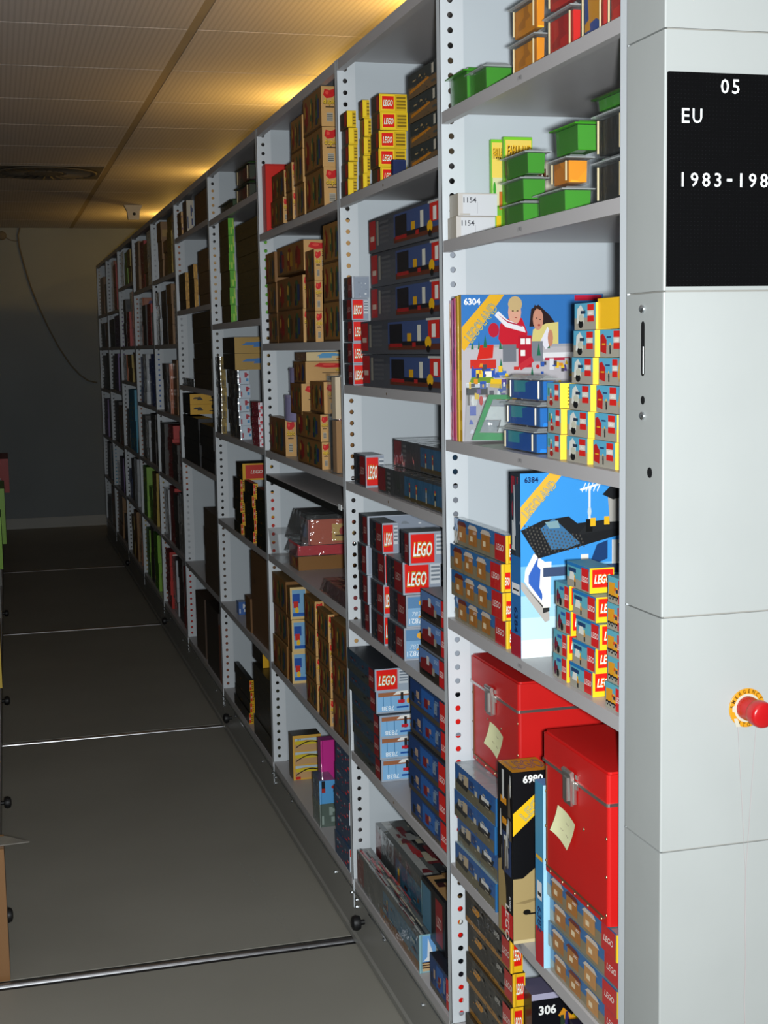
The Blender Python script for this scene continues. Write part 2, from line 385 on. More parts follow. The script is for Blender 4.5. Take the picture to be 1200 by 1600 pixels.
def st_town(pic):                     # yellow-edged boxes, picture and red square in front, red square on the end
    def p(q, rng):
        f = q['front']
        f.rect(0, .35, 1, 1, '#5eaabb'); f.rect(0, 0, 1, .38, '#a29c8c')
        if pic == 'lorry':
            lorry(f, .04, .12, .66, .8, '#e09a1c', '#e8a820'); f.rect(.42, .5, .5, .62, '#d8401c'); f.rect(.70, .7, .78, .95, '#3478a0')
        elif pic == 'bike':
            f.ell(.16, .4, .09, .32, '#581838'); f.poly([(.1, .3), (.4, .28), (.34, .5), (.14, .6)], '#7a1c30'); f.ell(.36, .22, .10, .18, BLACK); f.rect(.3, .72, .6, .85, '#2858a0')
        elif pic == 'fig':
            f.rect(.06, .62, .4, .78, '#1c3c68'); f.poly([(.1, .3), (.36, .3), (.3, .62), (.14, .62)], '#e4e2d8'); minifig(f, .36, .06, .5, '#d8942c', BLACK); f.rect(0, .86, 1, 1, '#1c70b0')
        f.rect(.66, .06, .97, .94, '#d41c1c'); f.text('LEGO', .815, .5, .22, '#f0e0d8', .02, .2, .28)
        f = q['end']; f.rect(0, 0, 1, 1, '#f2bf20'); logo(f, .10, .22, .97, .94)
    return dict(all='#e8b422', top='#5c98a8', end='#f2bf20', back='#5c98a8'), p, 'card'
def st_buildings(q0='#3a6fa8'):
    def p(q, rng):
        f = q['front']; f.rect(0, .5, 1, 1, '#2f6ba4'); f.rect(0, 0, 1, .5, '#8a7d62')
        for u in (.08, .30, .55):
            f.rect(u, .15, u+.16, .75, rng.choice(['#b0702c', '#c48a4c', '#a8541c'])); f.rect(u+.03, .3, u+.08, .5, '#f0d8b0')
            f.poly([(u-.02, .75), (u+.18, .75), (u+.14, .92), (u+.02, .92)], rng.choice(['#5a1c14', '#d8c8b8', '#702418']))
        f.text('LEGOLAND'[:4], .42, .66, .1, '#f0e4e0', .02, .2, .16)
        f.rect(.80, .02, .98, .96, '#c8191c'); f.text('LEGO', .89, .5, .22, '#ecdcd4', .02, .2, .17)
        f = q['end']; f.rect(0, 0, 1, 1, '#f0bf24'); logo(f, .1, .1, .9, .7)
        q['top'].rect(.05, .05, .95, .95, '#67808a')
    return dict(all='#47708c', top='#6c7c80', end='#f0bf24'), p, 'wrap'
def st_boatblue(v=0):
    def p(q, rng):
        f = q['front']; f.rect(0, .42, 1, 1, '#1f5fa4'); f.rect(0, 0, 1, .42, '#6d6650')
        f.poly([(.02, .3), (.3, .25), (.36, .55), (.08, .6)], '#101820'); f.rect(.1, .5, .18, .75, '#c8beb0'); f.rect(.22, .45, .34, .82, '#c9b494')
        f.rect(.34, .5, .46, .8, '#0e3c78'); f.rect(.5, .4, .56, .6, '#d0c8b8'); f.poly([(.6, .3), (.86, .34), (.9, .6), (.62, .62)], '#0f0f14'); f.rect(.66, .5, .84, .66, '#e8e6e0'); f.rect(.7, .42, .8, .52, '#202838')
        clutter(f, rng, ['#305090', '#8c8064', '#141a24', '#bfb49c'], 6)
        q['end'].rect(0, 0, 1, 1, '#2c74ac')
        clutter(q['top'], rng, ['#3d7494', '#7ea0a8', '#c0ccd0', '#a8401c'], 5, .1, .8, .1, .3)
    return dict(all='#276296', top='#8fa3a8'), p, 'wrap'
def st_blackyellow():
    def p(q, rng):
        f = q['front']; f.rect(0, 0, 1, .16, '#a87428'); f.rect(0, .84, 1, .9, '#3c2f1c')
        f.poly([(.15, .55), (.28, .5), (.36, .7), (.2, .78)], '#d8901c'); clutter(f, rng, ['#2c2c34', '#4c4438', '#c0841c', '#6a6258', '#17171c'], 10)
        f.text('6950', .72, .7, .16, '#d0ccc4', .01, 0, .12)
        f.rect(.83, .1, .99, .92, '#c41818'); f.text('LEGO', .91, .5, .2, '#e8d8d0', .02, .2, .15)
        f = q['end']; f.rect(0, 0, 1, 1, '#e8b41c'); logo(f, .1, .2, .9, .9)
    return dict(all='#141416', top='#2a2620', end='#e8b41c'), p, 'wrap'
def st_train():
    def p(q, rng):
        f = q['front']; f.rect(0, .72, 1, 1, '#3e4148'); f.rect(.0, .1, .10, .95, '#a81c20'); f.rect(.02, .35, .08, .5, '#c8b0a0')
        f.rect(.12, .2, .15, .9, '#8a867c'); stripes(f, .17, .2, .30, .9, 5, '#55565a')
        f.rect(.38, .12, 1, .92, '#3a4c78'); f.rect(.38, .12, 1, .28, '#5c2c1c'); f.rect(.40, .28, .56, .86, '#18181e'); f.rect(.4, .2, .56, .3, '#9c1c1c')
        f.rect(.62, .3, .67, .58, '#d8a018'); f.rect(.74, .3, .78, .8, '#d8d4c4'); f.rect(.56, .24, .86, .36, '#14141a'); f.rect(.68, .2, .72, .32, '#a82020')
        f.rect(.86, .42, .98, .92, '#c8241c'); f.rect(.9, .45, .94, .8, '#e8e4dc'); f.rect(.84, .9, 1, .96, '#b8b8b4'); f.ell(.86, .32, .035, .16, '#e8b012'); f.ell(.86, .14, .02, .1, BLACK)
        f = q['end']; f.rect(0, 0, 1, 1, '#9aa0aa'); logo(f, .12, .12, .75, .9)
        q['top'].rect(.1, .1, .9, .9, '#50545c')
    return dict(all='#4a4c52', top='#6c7076', end='#9aa0aa'), p, 'card'
def st_greylogo(num=None, wrapk='card', endk='logo'):   # grey boxes with big red square on the end
    def p(q, rng):
        f = q['front']; f.rect(.0, .1, .22, .95, '#34363c'); f.rect(.24, .06, .5, .94, '#22262e'); clutter(f.sub(.02, .1, .5, .9), rng, ['#c08a20', '#9c9c98', '#8c2018', '#3a4860'], 5)
        f.rect(.52, .05, .97, .95, '#7c1a1e'); f.text('LEGO', .74, .5, .22, '#b09088', .02, .2, .3)
        f = q['end']; f.rect(0, 0, 1, 1, '#a6adb8'); f.rect(.02, .03, .98, .97, '#8f98a6')
        if endk != 'logo': clutter(f, rng, ['#b4bac0', '#7c848c', '#d0d4d8'], 5)
        elif num:
            f.rect(.05, .06, .97, .94, '#7fa8cc'); f.rect(.05, .6, .97, .94, '#5b84ac')
            f.poly([(.45, .5), (.95, .5), (.9, .95), (.4, .9)], '#141018'); f.poly([(.3, .3), (.9, .3), (.97, .45), (.5, .5)], '#d8963c'); f.ell(.45, .75, .12, .1, '#e8a838')
            f.text(num, .24, .2, .16, '#dfe8f0', .01, 0, .36, PI); f.text(num, .3, .42, .14, '#c8d8e4', .0, .2, .4)
        else:
            logo(f, .05, .06, .68, .94); f.rect(.72, .3, .98, .9, '#c4c8cc'); stripes(f, .74, .38, .97, .88, 4, '#737c86')
        stripes(q['top'], 0, .1, 1, .9, 4, '#7e868c')
    return dict(all='#4b5058', top='#8f989c', end='#a6adb8'), p, wrapk
def st_7838(first=False):
    def p(q, rng):
        f = q['front']; f.rect(0, 0, 1, .42, '#40443f'); f.rect(0, .42, 1, .95, '#2d4254'); clutter(f.sub(0, .1, .8, .9), rng, ['#20303c', '#68605a', '#50789c', '#7c3020', '#181a1e'], 10)
        f.rect(.82, .06, .98, .94, '#8c1c20'); f.text('LEGO', .9, .5, .2, '#c8a8a0', .02, .2, .14)
        f = q['end']; f.rect(0, 0, 1, 1, '#9aa6b4')
        if first: logo(f, .05, .06, .66, .95); f.rect(.7, .3, .98, .9, '#c0c6cc'); stripes(f, .72, .38, .97, .88, 4, '#707a86')
        else:
            f.rect(.04, .08, .97, .94, '#7fb0d8'); f.rect(.06, .74, .97, .93, '#9a6242')
            for u in (.2, .42): f.rect(u, .3, u+.02, .74, '#3f78a4')
            f.poly([(.5, .8), (.97, .82), (.94, .97), (.62, .95)], '#e8e6e0'); f.rect(.72, .4, .8, .9, '#28201f'); f.rect(.64, .42, .84, .56, '#c02030'); f.rect(.6, .2, .95, .28, '#1c4f9c'); f.ell(.94, .5, .05, .12, '#e8a030')
            f.text('7838', .34, .22, .2, '#e4eef4', .01, 0, .42, PI)
    return dict(all='#33404a', top='#30343a', end='#9aa6b4'), p, 'card'
def st_bluered():
    def p(q, rng):
        f = q['front']; f.rect(0, .12, .82, .95, '#1d3f74'); f.rect(0, 0, 1, .16, '#4c4438'); f.rect(.32, .2, .66, .88, '#2760a8')
        f.rect(.05, .2, .12, .5, '#141a20'); f.rect(.18, .4, .26, .66, '#b89c84'); f.rect(.40, .3, .5, .62, '#7c1820'); f.rect(.5, .5, .55, .66, '#c09078'); f.rect(.66, .35, .74, .7, '#7c8ca0'); f.text('LEGO', .73, .76, .12, '#a8c8e4', 0, 0, .1)
        clutter(f.sub(0, .05, .8, .6), rng, ['#5c5648', '#223048', '#8c7c64'], 6)
        f.rect(.82, .06, .99, .94, '#d81d18'); f.text('LEGO', .905, .42, .2, '#f0e0d8', .02, .2, .14)
        logo(q['end'], .05, .05, .8, .95, False)
    return dict(all='#2c3c50', top='#20242c', end='#8f98a4'), p, 'card'
def st_redtrain():
    def p(q, rng):
        f = q['front']; f.rect(0, .4, .8, .95, '#5d7fb4'); f.rect(0, 0, .8, .4, '#2e2620'); f.poly([(.03, .25), (.5, .2), (.54, .6), (.3, .72), (.05, .6)], '#7c1c20'); f.rect(.3, .5, .4, .8, '#d0ccc8'); f.rect(.52, .24, .62, .5, '#9c9484')
        f.rect(.1, .14, .56, .24, BLACK); f.text('LEGO', .68, .78, .14, '#c8dcec', 0, 0, .16)
        f.rect(.8, .05, .99, .95, '#cf1b1c'); f.text('LEGO', .895, .5, .2, '#f0e0d8', .02, .2, .15)
    return dict(all='#3c4048', top='#7c8086', end='#9aa0aa'), p, 'card'
def st_yellowend(fancy=True):
    def p(q, rng):
        f = q['front']; f.rect(0, .1, .7, .95, '#35302c'); clutter(f, rng, ['#5c2c18', '#8c5c28', '#1c1c20', '#704830'], 7); f.rect(.68, .1, .98, .9, '#a4281c')
        f = q['end']; f.rect(0, 0, 1, 1, '#e9c31e'); f.rect(.04, .05, .96, .95, '#d2aa18'); f.rect(.06, .08, .56, .94, '#f0cc28')
        if fancy: logo(f, .10, .16, .52, .88)
        stripes(f, .62, .15, .95, .9, 4, '#7c6410')
    return dict(all='#57402a', top='#b89a3c', end='#e9c31e'), p, 'card'
def st_sienna():
    def p(q, rng):
        f = q['front']; f.rect(0, .45, 1, 1, '#2c3434'); f.rect(0, 0, 1, .45, '#6a5236'); f.poly([(.05, .2), (.35, .3), (.62, .42), (.6, .5), (.3, .42), (.05, .34)], '#c07818')
        clutter(f, rng, ['#1c2224', '#8c7044', '#4c4038', '#a08860', '#3a4648'], 12); f.rect(.72, .5, .78, .9, '#b8b0a0')
        f.ell(.97, .5, .05, .38, '#a41c1c')
    return dict(all='#463a2a', top='#3c3428'), p, 'card'
def st_kraft(seed=0, bright=1.0, end='toy'):
    tone = ['#835a2c', '#744c24', '#8a602e'][seed % 3]
    def p(q, rng):
        f = q['front']
        f.rect(.02, .06, .98, .97, tone)
        for u in (.10, .42, .72):
            c = rng.choice(['#27385c', '#7c2018', '#b08420', '#3c5a34', '#5c2418'])
            f.ell(u+.06, .5, .085, .40, c); f.rect(u+.08, .25, u+.17, .74, rng.choice(['#8c1c18', '#2a3a64', '#a87c20', '#4c341c']))
            f.ell(u+.02, .62, .03, .16, rng.choice(['#3c2414', '#c89a38', '#5c1814'])); f.rect(u-.02, .12, u+.05, .3, rng.choice(['#4c341c', '#20304c', '#a0641c']))
        f.rect(.02, .0, .98, .05, '#54381c')
        f = q['end']
        if end == 'toy':
            f.rect(0, 0, 1, 1, '#c4985e'); f.poly([(.12, .78), (.2, .93), (.5, .90), (.82, .95), (.86, .80), (.62, .72), (.3, .70)], '#c41818'); f.ell(.34, .84, .10, .05, '#e04838', 8)
            f.text('duplo', .5, .60, .17, '#20180c', .05, 0, .74); f.text('duplo', .5, .61, .17, '#ecc024', .012, 0, .74)
            f.rect(.24, .47, .74, .50, '#302418'); f.rect(.3, .12, .66, .34, '#a8a090'); stripes(f.sub(.3, .12, .66, .34), .05, .1, .95, .9, 4, '#50504c')
        elif end == 'pic':
            f.rect(0, 0, 1, 1, '#d8b87c'); f.rect(.12, .08, .95, .92, '#78a8cc'); f.rect(.15, .5, .6, .8, '#2450a0'); f.rect(.2, .36, .5, .56, '#c82c20'); f.ell(.4, .28, .12, .1, '#e8b828'); f.rect(.15, .1, .9, .2, '#2458a8')
        elif end == 'plain': pass
        q['top'].rect(.05, .05, .95, .95, '#86683e')
    return dict(all=tone, top='#8c6c42', end='#cfa368' if end != 'plain' else tone), p, 'card'
def st_plain(col, end=None, key='card', wr=None):
    def p(q, rng):
        f = q['front']; clutter(f, rng, [col, '#%02x%02x%02x' % tuple(max(0, int(int(col[i:i+2], 16)*.7)) for i in (1, 3, 5))], 3)
        if end: q['end'].rect(.08, .08, .92, .92, end)
    return dict(all=col), p, key
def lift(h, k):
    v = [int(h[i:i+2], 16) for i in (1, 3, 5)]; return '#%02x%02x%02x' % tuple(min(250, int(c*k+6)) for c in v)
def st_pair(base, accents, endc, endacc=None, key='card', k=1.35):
    base = lift(base, k); accents = [lift(a, k) for a in accents]  # front colours lightened to make up for weak grazing light; ends keep theirs
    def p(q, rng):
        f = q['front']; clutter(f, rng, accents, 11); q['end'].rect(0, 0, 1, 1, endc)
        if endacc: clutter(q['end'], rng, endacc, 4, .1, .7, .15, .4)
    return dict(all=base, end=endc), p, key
def st_white1154():
    def p(q, rng):
        f = q['end']; f.rect(.12, .0, 1, .95, '#cccdd0'); f.text('1154', .30, .70, .24, '#303038', .01, 0, .5); f.rect(.48, .1, .5, .62, '#b8b8bc'); f.rect(.04, .02, .3, .1, '#b5b0a8')
        q['front'].rect(.06, .02, .94, .98, '#b3aa9c')
    return dict(all='#a89c88', top='#d8d4cc', end='#c4beb8'), p, 'card'

def carton_mesh(style, Dx, Ly, H, seed=1):
    cols, paint, key = style; mb = MB(); q = sides(mb, Dx, Ly, H, key, cols); paint(q, random.Random(seed))
    return mb.data('carton')
def kind_of(style, look):
    if 'carton' in look or 'storage' in look: return 'carton'
    if style[2] == 'wrap' or 'wrapped' in look: return 'wrapped_box'
    if any(c in look.split() for c in ('brown', 'tan', 'kraft')): return 'cardboard_box'
    return 'toy_box'

# ------------------------------------------------------------------ the rack
POST = [2.107, 3.075, 4.05, 5.345, 6.623, 7.911, 9.109, 10.369, 11.629, 12.854, 14.002]
SH = {1: [.19, .597, 1.195, 1.613, 2.065, 2.35], 2: [.19, .60, 1.008, 1.43, 1.718, 2.26], 3: [.19, .60, 1.03, 1.345, 1.437, 1.847, 2.26],
      4: [.19, .618, 1.025, 1.44, 1.945, 2.425], 5: [.19, .63, 1.224, 1.633, 2.044, 2.44], 6: [.19, .638, 1.048, 1.447, 1.863, 2.265],
      7: [.19, .639, 1.06, 1.458, 1.863, 2.25], 8: [.19, .64, 1.056, 1.59, 1.863, 2.33], 9: [.19, .62, 1.03, 1.49, 1.863, 2.17], 10: [.19, .62, 1.02, 1.47, 1.863, 2.17]}
TOP = 2.655
XF, XB = 1.0, 1.5

# ---- floor with sunken guide rails
RAILS = [1.4, 4.04, 6.64, 9.32, 12.0]
mb = MB(); cuts = []
for ry in RAILS: cuts += [ry-.033, ry+.033]
ys = [-3] + cuts + [15.0]
for a, b in zip(ys[0::2], ys[1::2]): mb.box(-3.0, 5.0, a, b, -.03, 0, 'floor')
mb.box(-3.0, 5.0, -3, 15.0, -.06, -.0301, 'black')
rs = random.Random(4)
for (a, b) in (((372, 1345), (470, 1470)), ((392, 1392), (455, 1445)), ((400, 1380), (480, 1440)), ((410, 1415), (490, 1490)), ((380, 1360), (440, 1400))):
    p = ray(*a, Z=0.0006); q = ray(*b, Z=0.0006); d = (q-p).normalized(); n = Vector((-d.y, d.x, 0))*.0011
    mb.face([p-n, q-n*.4, q+n*.4, p+n], 'scuff')
struct(link('floor', mb.data('floor')))
for i, ry in enumerate(RAILS):
    mb = MB(); mb.tube([(-3.0, ry, -.0052), (5.0, ry, -.0052)], .012, 'rail', 20)
    for a_, b_ in ((-.033, -.0125), (.0125, .033)): mb.box(-3.0, 5.0, ry+a_, ry+b_, -.0295, -.0025, 'black')
    mb.box(-3.0, 5.0, ry-.0125, ry+.0125, -.0295, -.0265, 'black')
    struct(link('trim_%d' % (i+1), mb.data('rail')))

# ---- ceiling of long perforated tiles
HC = 3.094
mb = MB(); JY = [-3.0 + .835*k for k in range(0, 23)]; off = 5.738 - JY[10]; JY = [y+off-.0 for y in JY] ; JY = [y for y in JY if y < 14.9]
edges = [-3.0] + [y for y in JY if y > -2.9] + [15.0]
for a, b in zip(edges[:-1], edges[1:]):
    for x0, x1 in ((-3.0, -1.31), (-1.27, .803), (.843, 2.9), (2.94, 5.0)):
        mb.box(x0, x1, a+.003, b-.003, HC, HC+.002, 'ceil')
mb.box(-3.0, 5.0, -3, 15.0, HC+.0022, HC+.03, 'ceildark')
for x0, x1 in ((-1.309, -1.271), (.804, .842), (2.901, 2.939)): mb.box(x0, x1, -3, 15.0, HC+.001, HC+.0021, 'ceilgap')
struct(link('ceiling', mb.data('ceiling')))
# ---- walls
for nm, bx in (('wall_far', (-3.05, 5.05, 14.97, 15.07, -.03, HC)), ('wall_left', (-3.1, -3.0, -3, 15.0, -.03, HC)), ('wall_right', (5.0, 5.1, -3, 15.0, -.03, HC))):
    mb = MB(); mb.box(*bx, 'wall'); struct(link(nm, mb.data(nm)))
mb = MB(); mb.box(-3.0, 5.0, 14.955, 14.97, 0, .11, 'base'); struct(link('baseboard_far', mb.data('baseboard')))

# ---- swirl air vent in the ceiling
vt = empty('ceiling_vent', (.41, 10.36, HC)); tag(vt, 'round swirl air vent in a square plate on the grey tiled ceiling', 'vent')
mb = MB(); mb.box(-.385, .385, -.36, .36, -.004, 0.0, 'ventmat'); link('plate', mb.data('plate'), vt)
mb = MB()
mb.lathe([(.36, -.008), (.35, -.014), (.33, -.008), (.33, -.0042), (.36, -.0042)], (0, 0, 0), (0, 0, 1), 'ventmat', 40)
o = link('rim', mb.data('rim'), vt)
mb = MB()
for k in range(24):
    a = 2*PI*k/24; c, s_ = math.cos(a), math.sin(a)
    def rr(r, t, z): return (r*c - t*s_, r*s_ + t*c, z)
    mb.face([rr(.15, -.008, -.0052), rr(.31, -.022, -.0052), rr(.31, .022, -.0052), rr(.15, .008, -.0052)], 'black')
    mb.mesh([rr(.15, -.008, -.006), rr(.31, -.022, -.006), rr(.31, .010, -.020), rr(.15, .004, -.016)], [(0, 1, 2, 3)], 'ventmat')
link('swirl_blades', mb.data('blades'), vt)
mb = MB(); mb.lathe([(.13, -.0042), (.12, -.012), (.03, -.016)], (0, 0, 0), (0, 0, 1), 'ventmat', 28); link('hub', mb.data('hub'), vt)

# ---- sensor on the ceiling
sn = empty('motion_sensor', (1.235, 12.63, HC)); tag(sn, 'small cream sensor box hanging from the ceiling beside the rack top', 'sensor')
mb = MB(); mb.frustum((-.055, .055, -.03, .03), (-.08, .08, -.04, .04), -.05, 0, 'sensor'); link('mount', mb.data('mount'), sn)
mb = MB(); mb.frustum((-.046, .046, -.035, .035), (-.055, .055, -.04, .04), -.125, -.05, 'sensor'); h = link('housing', mb.data('housing'), sn)
mb = MB(); mb.lathe([(.014, 0), (.012, .006), (.004, .009)], (.005, -.039, -.075), (0, -1, 0), 'black', 14); link('lens', mb.data('lens'), h)

# ---- cable on the far wall
mb = MB(); pts = [ray(x, y, Y=14.955) for x, y in ((31, 356), (28, 368), (30, 385), (38, 415), (47, 445), (60, 478), (75, 511), (92, 543), (110, 570), (125, 586), (138, 595), (152, 598))]
mb.tube(pts, .008, 'cable', 6); tag(link('wall_cable', mb.data('cable')), 'grey cable drooping in a long curve across the far wall', 'cable')
fx = ray(3, 368, Y=14.955); t = empty('wall_fitting', fx); tag(t, 'small round grey fitting high on the far wall beside the cable', 'fitting')
mb = MB(); mb.lathe([(.045, 0), (.045, .02), (.035, .03), (.01, .033)], (0, .0149, 0), (0, -1, 0), 'cable', 20); link('cover', mb.data('cover'), t)
mb = MB(); mb.tube([(.04, .008, -.02), (.08, .008, -.045), (.13, .008, -.055), (.17, .008, -.05)], .004, 'cable', 6); link('lead', mb.data('lead'), t)

# ---- tube lamps over the next aisle
for k, (ly, en) in enumerate(LAMP_Y):
    t = empty('tube_lamp', (1.72, ly, HC)); t['label'] = 'warm ceiling tube lamp over the aisle behind the rack top'; t['category'] = 'lamp'; t['group'] = 'ceiling tube lamps'
    mb = MB(); mb.box(-.05, .05, -.42, .42, -.06, 0, 'white'); link('batten', mb.data('batten'), t)
    mb = MB()
    mb.tube([(0, -.38, -.085), (0, .38, -.085)], .013, 'white', 10)
    mb.box(-.012, .012, -.40, -.38, -.10, -.06, 'white'); mb.box(-.012, .012, .38, .40, -.10, -.06, 'white')
    link('tube', mb.data('tube'), t)

# ---- the mobile rack
def hole_strip(mb, x0, y, z0, z1, zref, width=.05, cx=.021, r=.0068, pitch=.0331, th=.0015, key='steel'):
    """flat strip facing the aisle end with a column of round holes"""
    n0 = math.ceil((z0-zref)/pitch); k = n0; zs = [z0]
    cells = []
    while zref+(k+.5)*pitch < z1-.002:
        c = zref+k*pitch
        if c-pitch/2 >= z0-1e-6: cells.append(c)
        k += 1
    lo = cells[0]-pitch/2; hi = cells[-1]+pitch/2
    if lo > z0: mb.box(x0, x0+width, y, y+th, z0, lo, key)
    mb.box(x0, x0+width, y, y+th, hi, z1, key)
    N = 12
    for c in cells:
        ring = []; sq = []
        for i in range(N):
            a = 2*PI*i/N+PI/N; ca, sa = math.cos(a), math.sin(a); ring.append((x0+cx+r*ca, c+r*sa))
            # project onto the cell's rectangle
            hx = (width-cx) if ca > 0 else cx; hz = pitch/2
            t = min(hx/abs(ca) if abs(ca) > 1e-9 else 9, hz/abs(sa) if abs(sa) > 1e-9 else 9)
            sq.append([x0+cx+t*ca, c+t*sa])
        cor = [(x0+width, c+pitch/2), (x0, c+pitch/2), (x0, c-pitch/2), (x0+width, c-pitch/2)]
        vs = []; fs = []
        for (yy) in (y, y+th):
            for p in ring: vs.append((p[0], yy, p[1]))
        for p in sq: vs.append((p[0], y, p[1]))
        for p in cor: vs.append((p[0], y, p[1]))
        def side(p):
            e = 1e-5
            if abs(p[0]-(x0+width)) < e: return 0
            if abs(p[1]-(c+pitch/2)) < e: return 1
            if abs(p[0]-x0) < e: return 2
            return 3
        for i in range(N):
            j = (i+1) % N; a, b = side(sq[i]), side(sq[j]); f = [i, j, 2*N+j]
            if a != b:
                ci = {(0, 1): 0, (1, 2): 1, (2, 3): 2, (3, 0): 3}.get((a, b))
                if ci is not None: f.append(3*N+ci)
            f.append(2*N+i); fs.append(tuple(f)); fs.append((i, N+i, N+j, j))
        mb.mesh(vs, fs, key)
rack = empty('mobile_shelving', (1.25, 8.0, 0))
tag(rack, 'long light grey steel mobile shelving rack packed with boxes along the aisle', 'shelving')
def rpart(name, mb, parent=None):
    p = parent or rack; o = link(name, mb.data(name), p)
    o.location = (-1.25, -8.0, 0) if parent is None else (0, 0, 0); return o
ZREF = .213
for i, py in enumerate(POST):
    mb = MB()
    mb.box(XF-.006, XF-.0045, py, py+.024, .19, TOP, 'steel')          # flange facing the aisle
    hole_strip(mb, XF-.006, py, .19, TOP, ZREF, width=.056, cx=.025)
    up = rpart('upright', mb)
    mb = MB(); mb.box(XF+.05, XB, py+.004, py+.0055, .19, TOP, 'inner'); mb.box(XF+.045, XF+.05, py+.0015, py+.016, .19, TOP, 'inner')
    mb.box(XB-.05, XB, py+.0055, py+.03, .19, TOP, 'inner')
    rpart('side_panel', mb)
for b in range(1, 11):
    y0, y1 = POST[b-1]+.026, POST[b]-.002
    for k, z in enumerate(SH[b]):
        mb = MB(); loose = (b == 3 and k == 3)
        xf = XF-.004
        mb.box(xf, XB-.002, y0, y1, z-.003, z, 'shelf')
        mb.box(xf, xf+.0015, y0, y1, z-.026, z-.003, 'shelf' if not loose else 'black'); mb.box(xf+.0015, xf+.016, y0, y1, z-.026, z-.0245, 'shelf')
        mb.box(XB-.004, XB-.002, y0, y1, z-.026, z-.003, 'shelf')
        sh = rpart('shelf', mb)
        if b in (1, 2) and k > 0:
            mb = MB(); ym = (y0+y1)/2 + (.10 if b == 1 else 0)
            if b == 1: 
                ym = along(815, XF, z)
                f = Face(mb, (xf-.0002, ym+.012, z-.0215), (0, -.024, 0), (0, 0, .014), 'card'); f.text('(1983)', .5, .5, .7, '#4c4c50', 0, 0, .9)
            else:
                mb.lathe([(.004, 0), (.003, .0012)], (xf, ym, z-.014), (-1, 0, 0), 'brass', 10)
            rpart('shelf_mark', mb, sh)
    mb = MB(); mb.box(XF-.004, XB, y0-.026, y1+.002, TOP-.003, TOP, 'shelf'); mb.box(XF-.004, XF-.0025, y0-.026, y1+.002, TOP-.030, TOP-.003, 'shelf')
    mb.box(XF-.0025, XF+.016, y0-.026, y1+.002, TOP-.030, TOP-.0285, 'shelf'); rpart('canopy', mb)
    mb = MB(); mb.box(XB+.0005, XB+.002, y0-.02, y1, .19, TOP, 'inner'); rpart('back_panel', mb)
for b in range(1, 11):
    y0, y1 = POST[b-1], POST[b]
    mb = MB(); mb.box(XF-.004, XB, y0+.0005, y1-.0005, .012, .160, 'plinth'); mb.box(XF-.014, XF-.004, y0+.0005, y1-.0005, .004, .022, 'plinth')
    mb.box(XF-.008, XF-.004, y0+.0005, y1-.0005, .150, .156, 'zinc')
    bs = rpart('carriage_plinth', mb)
    mb = MB()
    for (yy, zz) in ((y1-.03, .135), (y1-.03, .112), (y1+.03 if b < 10 else y1-.06, .135), (y1-.35, .14), (y0+.25, .12)):
        mb = MB(); mb.lathe([(.006, 0), (.006, .004), (.003, .006)], (XF-.004, yy, zz), (-1, 0, 0), 'zinc', 8)
        if b < 7: rpart('bolt', mb, bs)
    mb = MB(); mb.box(XF-.0065, XF-.004, y1-.004, y1+.004, .10, .19, 'steel'); rpart('bracket', mb, bs)
for py_ in (3.93, 6.40, 8.9, 11.5):
    mb = MB(); mb.lathe([(.008, 0), (.008, .012), (.020, .014), (.024, .026), (.020, .036), (.010, .040)], (XF-.004, py_, .10), (-1, 0, 0), 'black', 18)
    smooth(rpart('rubber_buffer', mb))
# ---- end cover
EY = 1.975; EX1 = 1.52
ep = None
seams = [.02, 1.012, 1.396, 1.906, 2.297, 2.70]
mb = MB()
for a, b in zip(seams[:-1], seams[1:]):
    g = .0014
    c_ = .0022; x_ = XF-.006; pl = [(x_+c_, EY), (x_+c_*.3, EY+c_*.3), (x_, EY+c_), (x_, POST[0]-.001), (EX1, POST[0]-.001), (EX1, EY)][::-1]
    vs = [(x, y, a+g) for x, y in pl]+[(x, y, b-g) for x, y in pl]; n = len(pl)
    mb.mesh(vs, [tuple(range(n-1, -1, -1)), tuple(range(n, 2*n))]+[(i, (i+1) % n, (i+1) % n+n, i+n) for i in range(n)], 'panel')
mb.box(XF, EX1-.004, EY+.004, POST[0]-.0015, .02, 2.70, 'plinth')
ep = rpart('end_cover', mb)
for (zz, yy) in ((1.881, 2.046), (1.712, 2.044)):
    mb = MB(); mb.lathe([(.0065, 0), (.0065, .003), (.003, .0055)], (XF-.006, yy, zz), (-1, 0, 0), 'zinc', 12)
    rpart('screw', mb, ep)
mb = MB()
def stadium(cy, z0, z1, r, x, key):
    pts = [(x, cy+r*math.cos(a), z1-r+r*math.sin(a)) for a in [PI*i/8 for i in range(9)]] + [(x, cy+r*math.cos(a), z0+r+r*math.sin(a)) for a in [PI+PI*i/8 for i in range(9)]]
    mb.face(pts[::-1] if False else pts, key)
stadium(2.045, 1.775, 1.862, .0062, XF-.0063, 'black'); 
mb.box(XF-.0072, XF-.0063, 2.042, 2.0435, 1.779, 1.822, 'white')  # pale highlight low in the slot, painted as a thin white bar
rpart('handle_slot', mb, ep)
mb = MB()
mb.lathe([(.0068, 0), (.0068, .0006)], (XF-.0063, 2.044, 1.737), (-1, 0, 0), 'black', 14)
rpart('lock_hole', mb, ep); mb = MB()
mb.lathe([(.0085, 0), (.0085, .0006)], (XF-.0063, 2.018, 1.623), (-1, 0, 0), 'black', 14)
rpart('lock_hole', mb, ep)
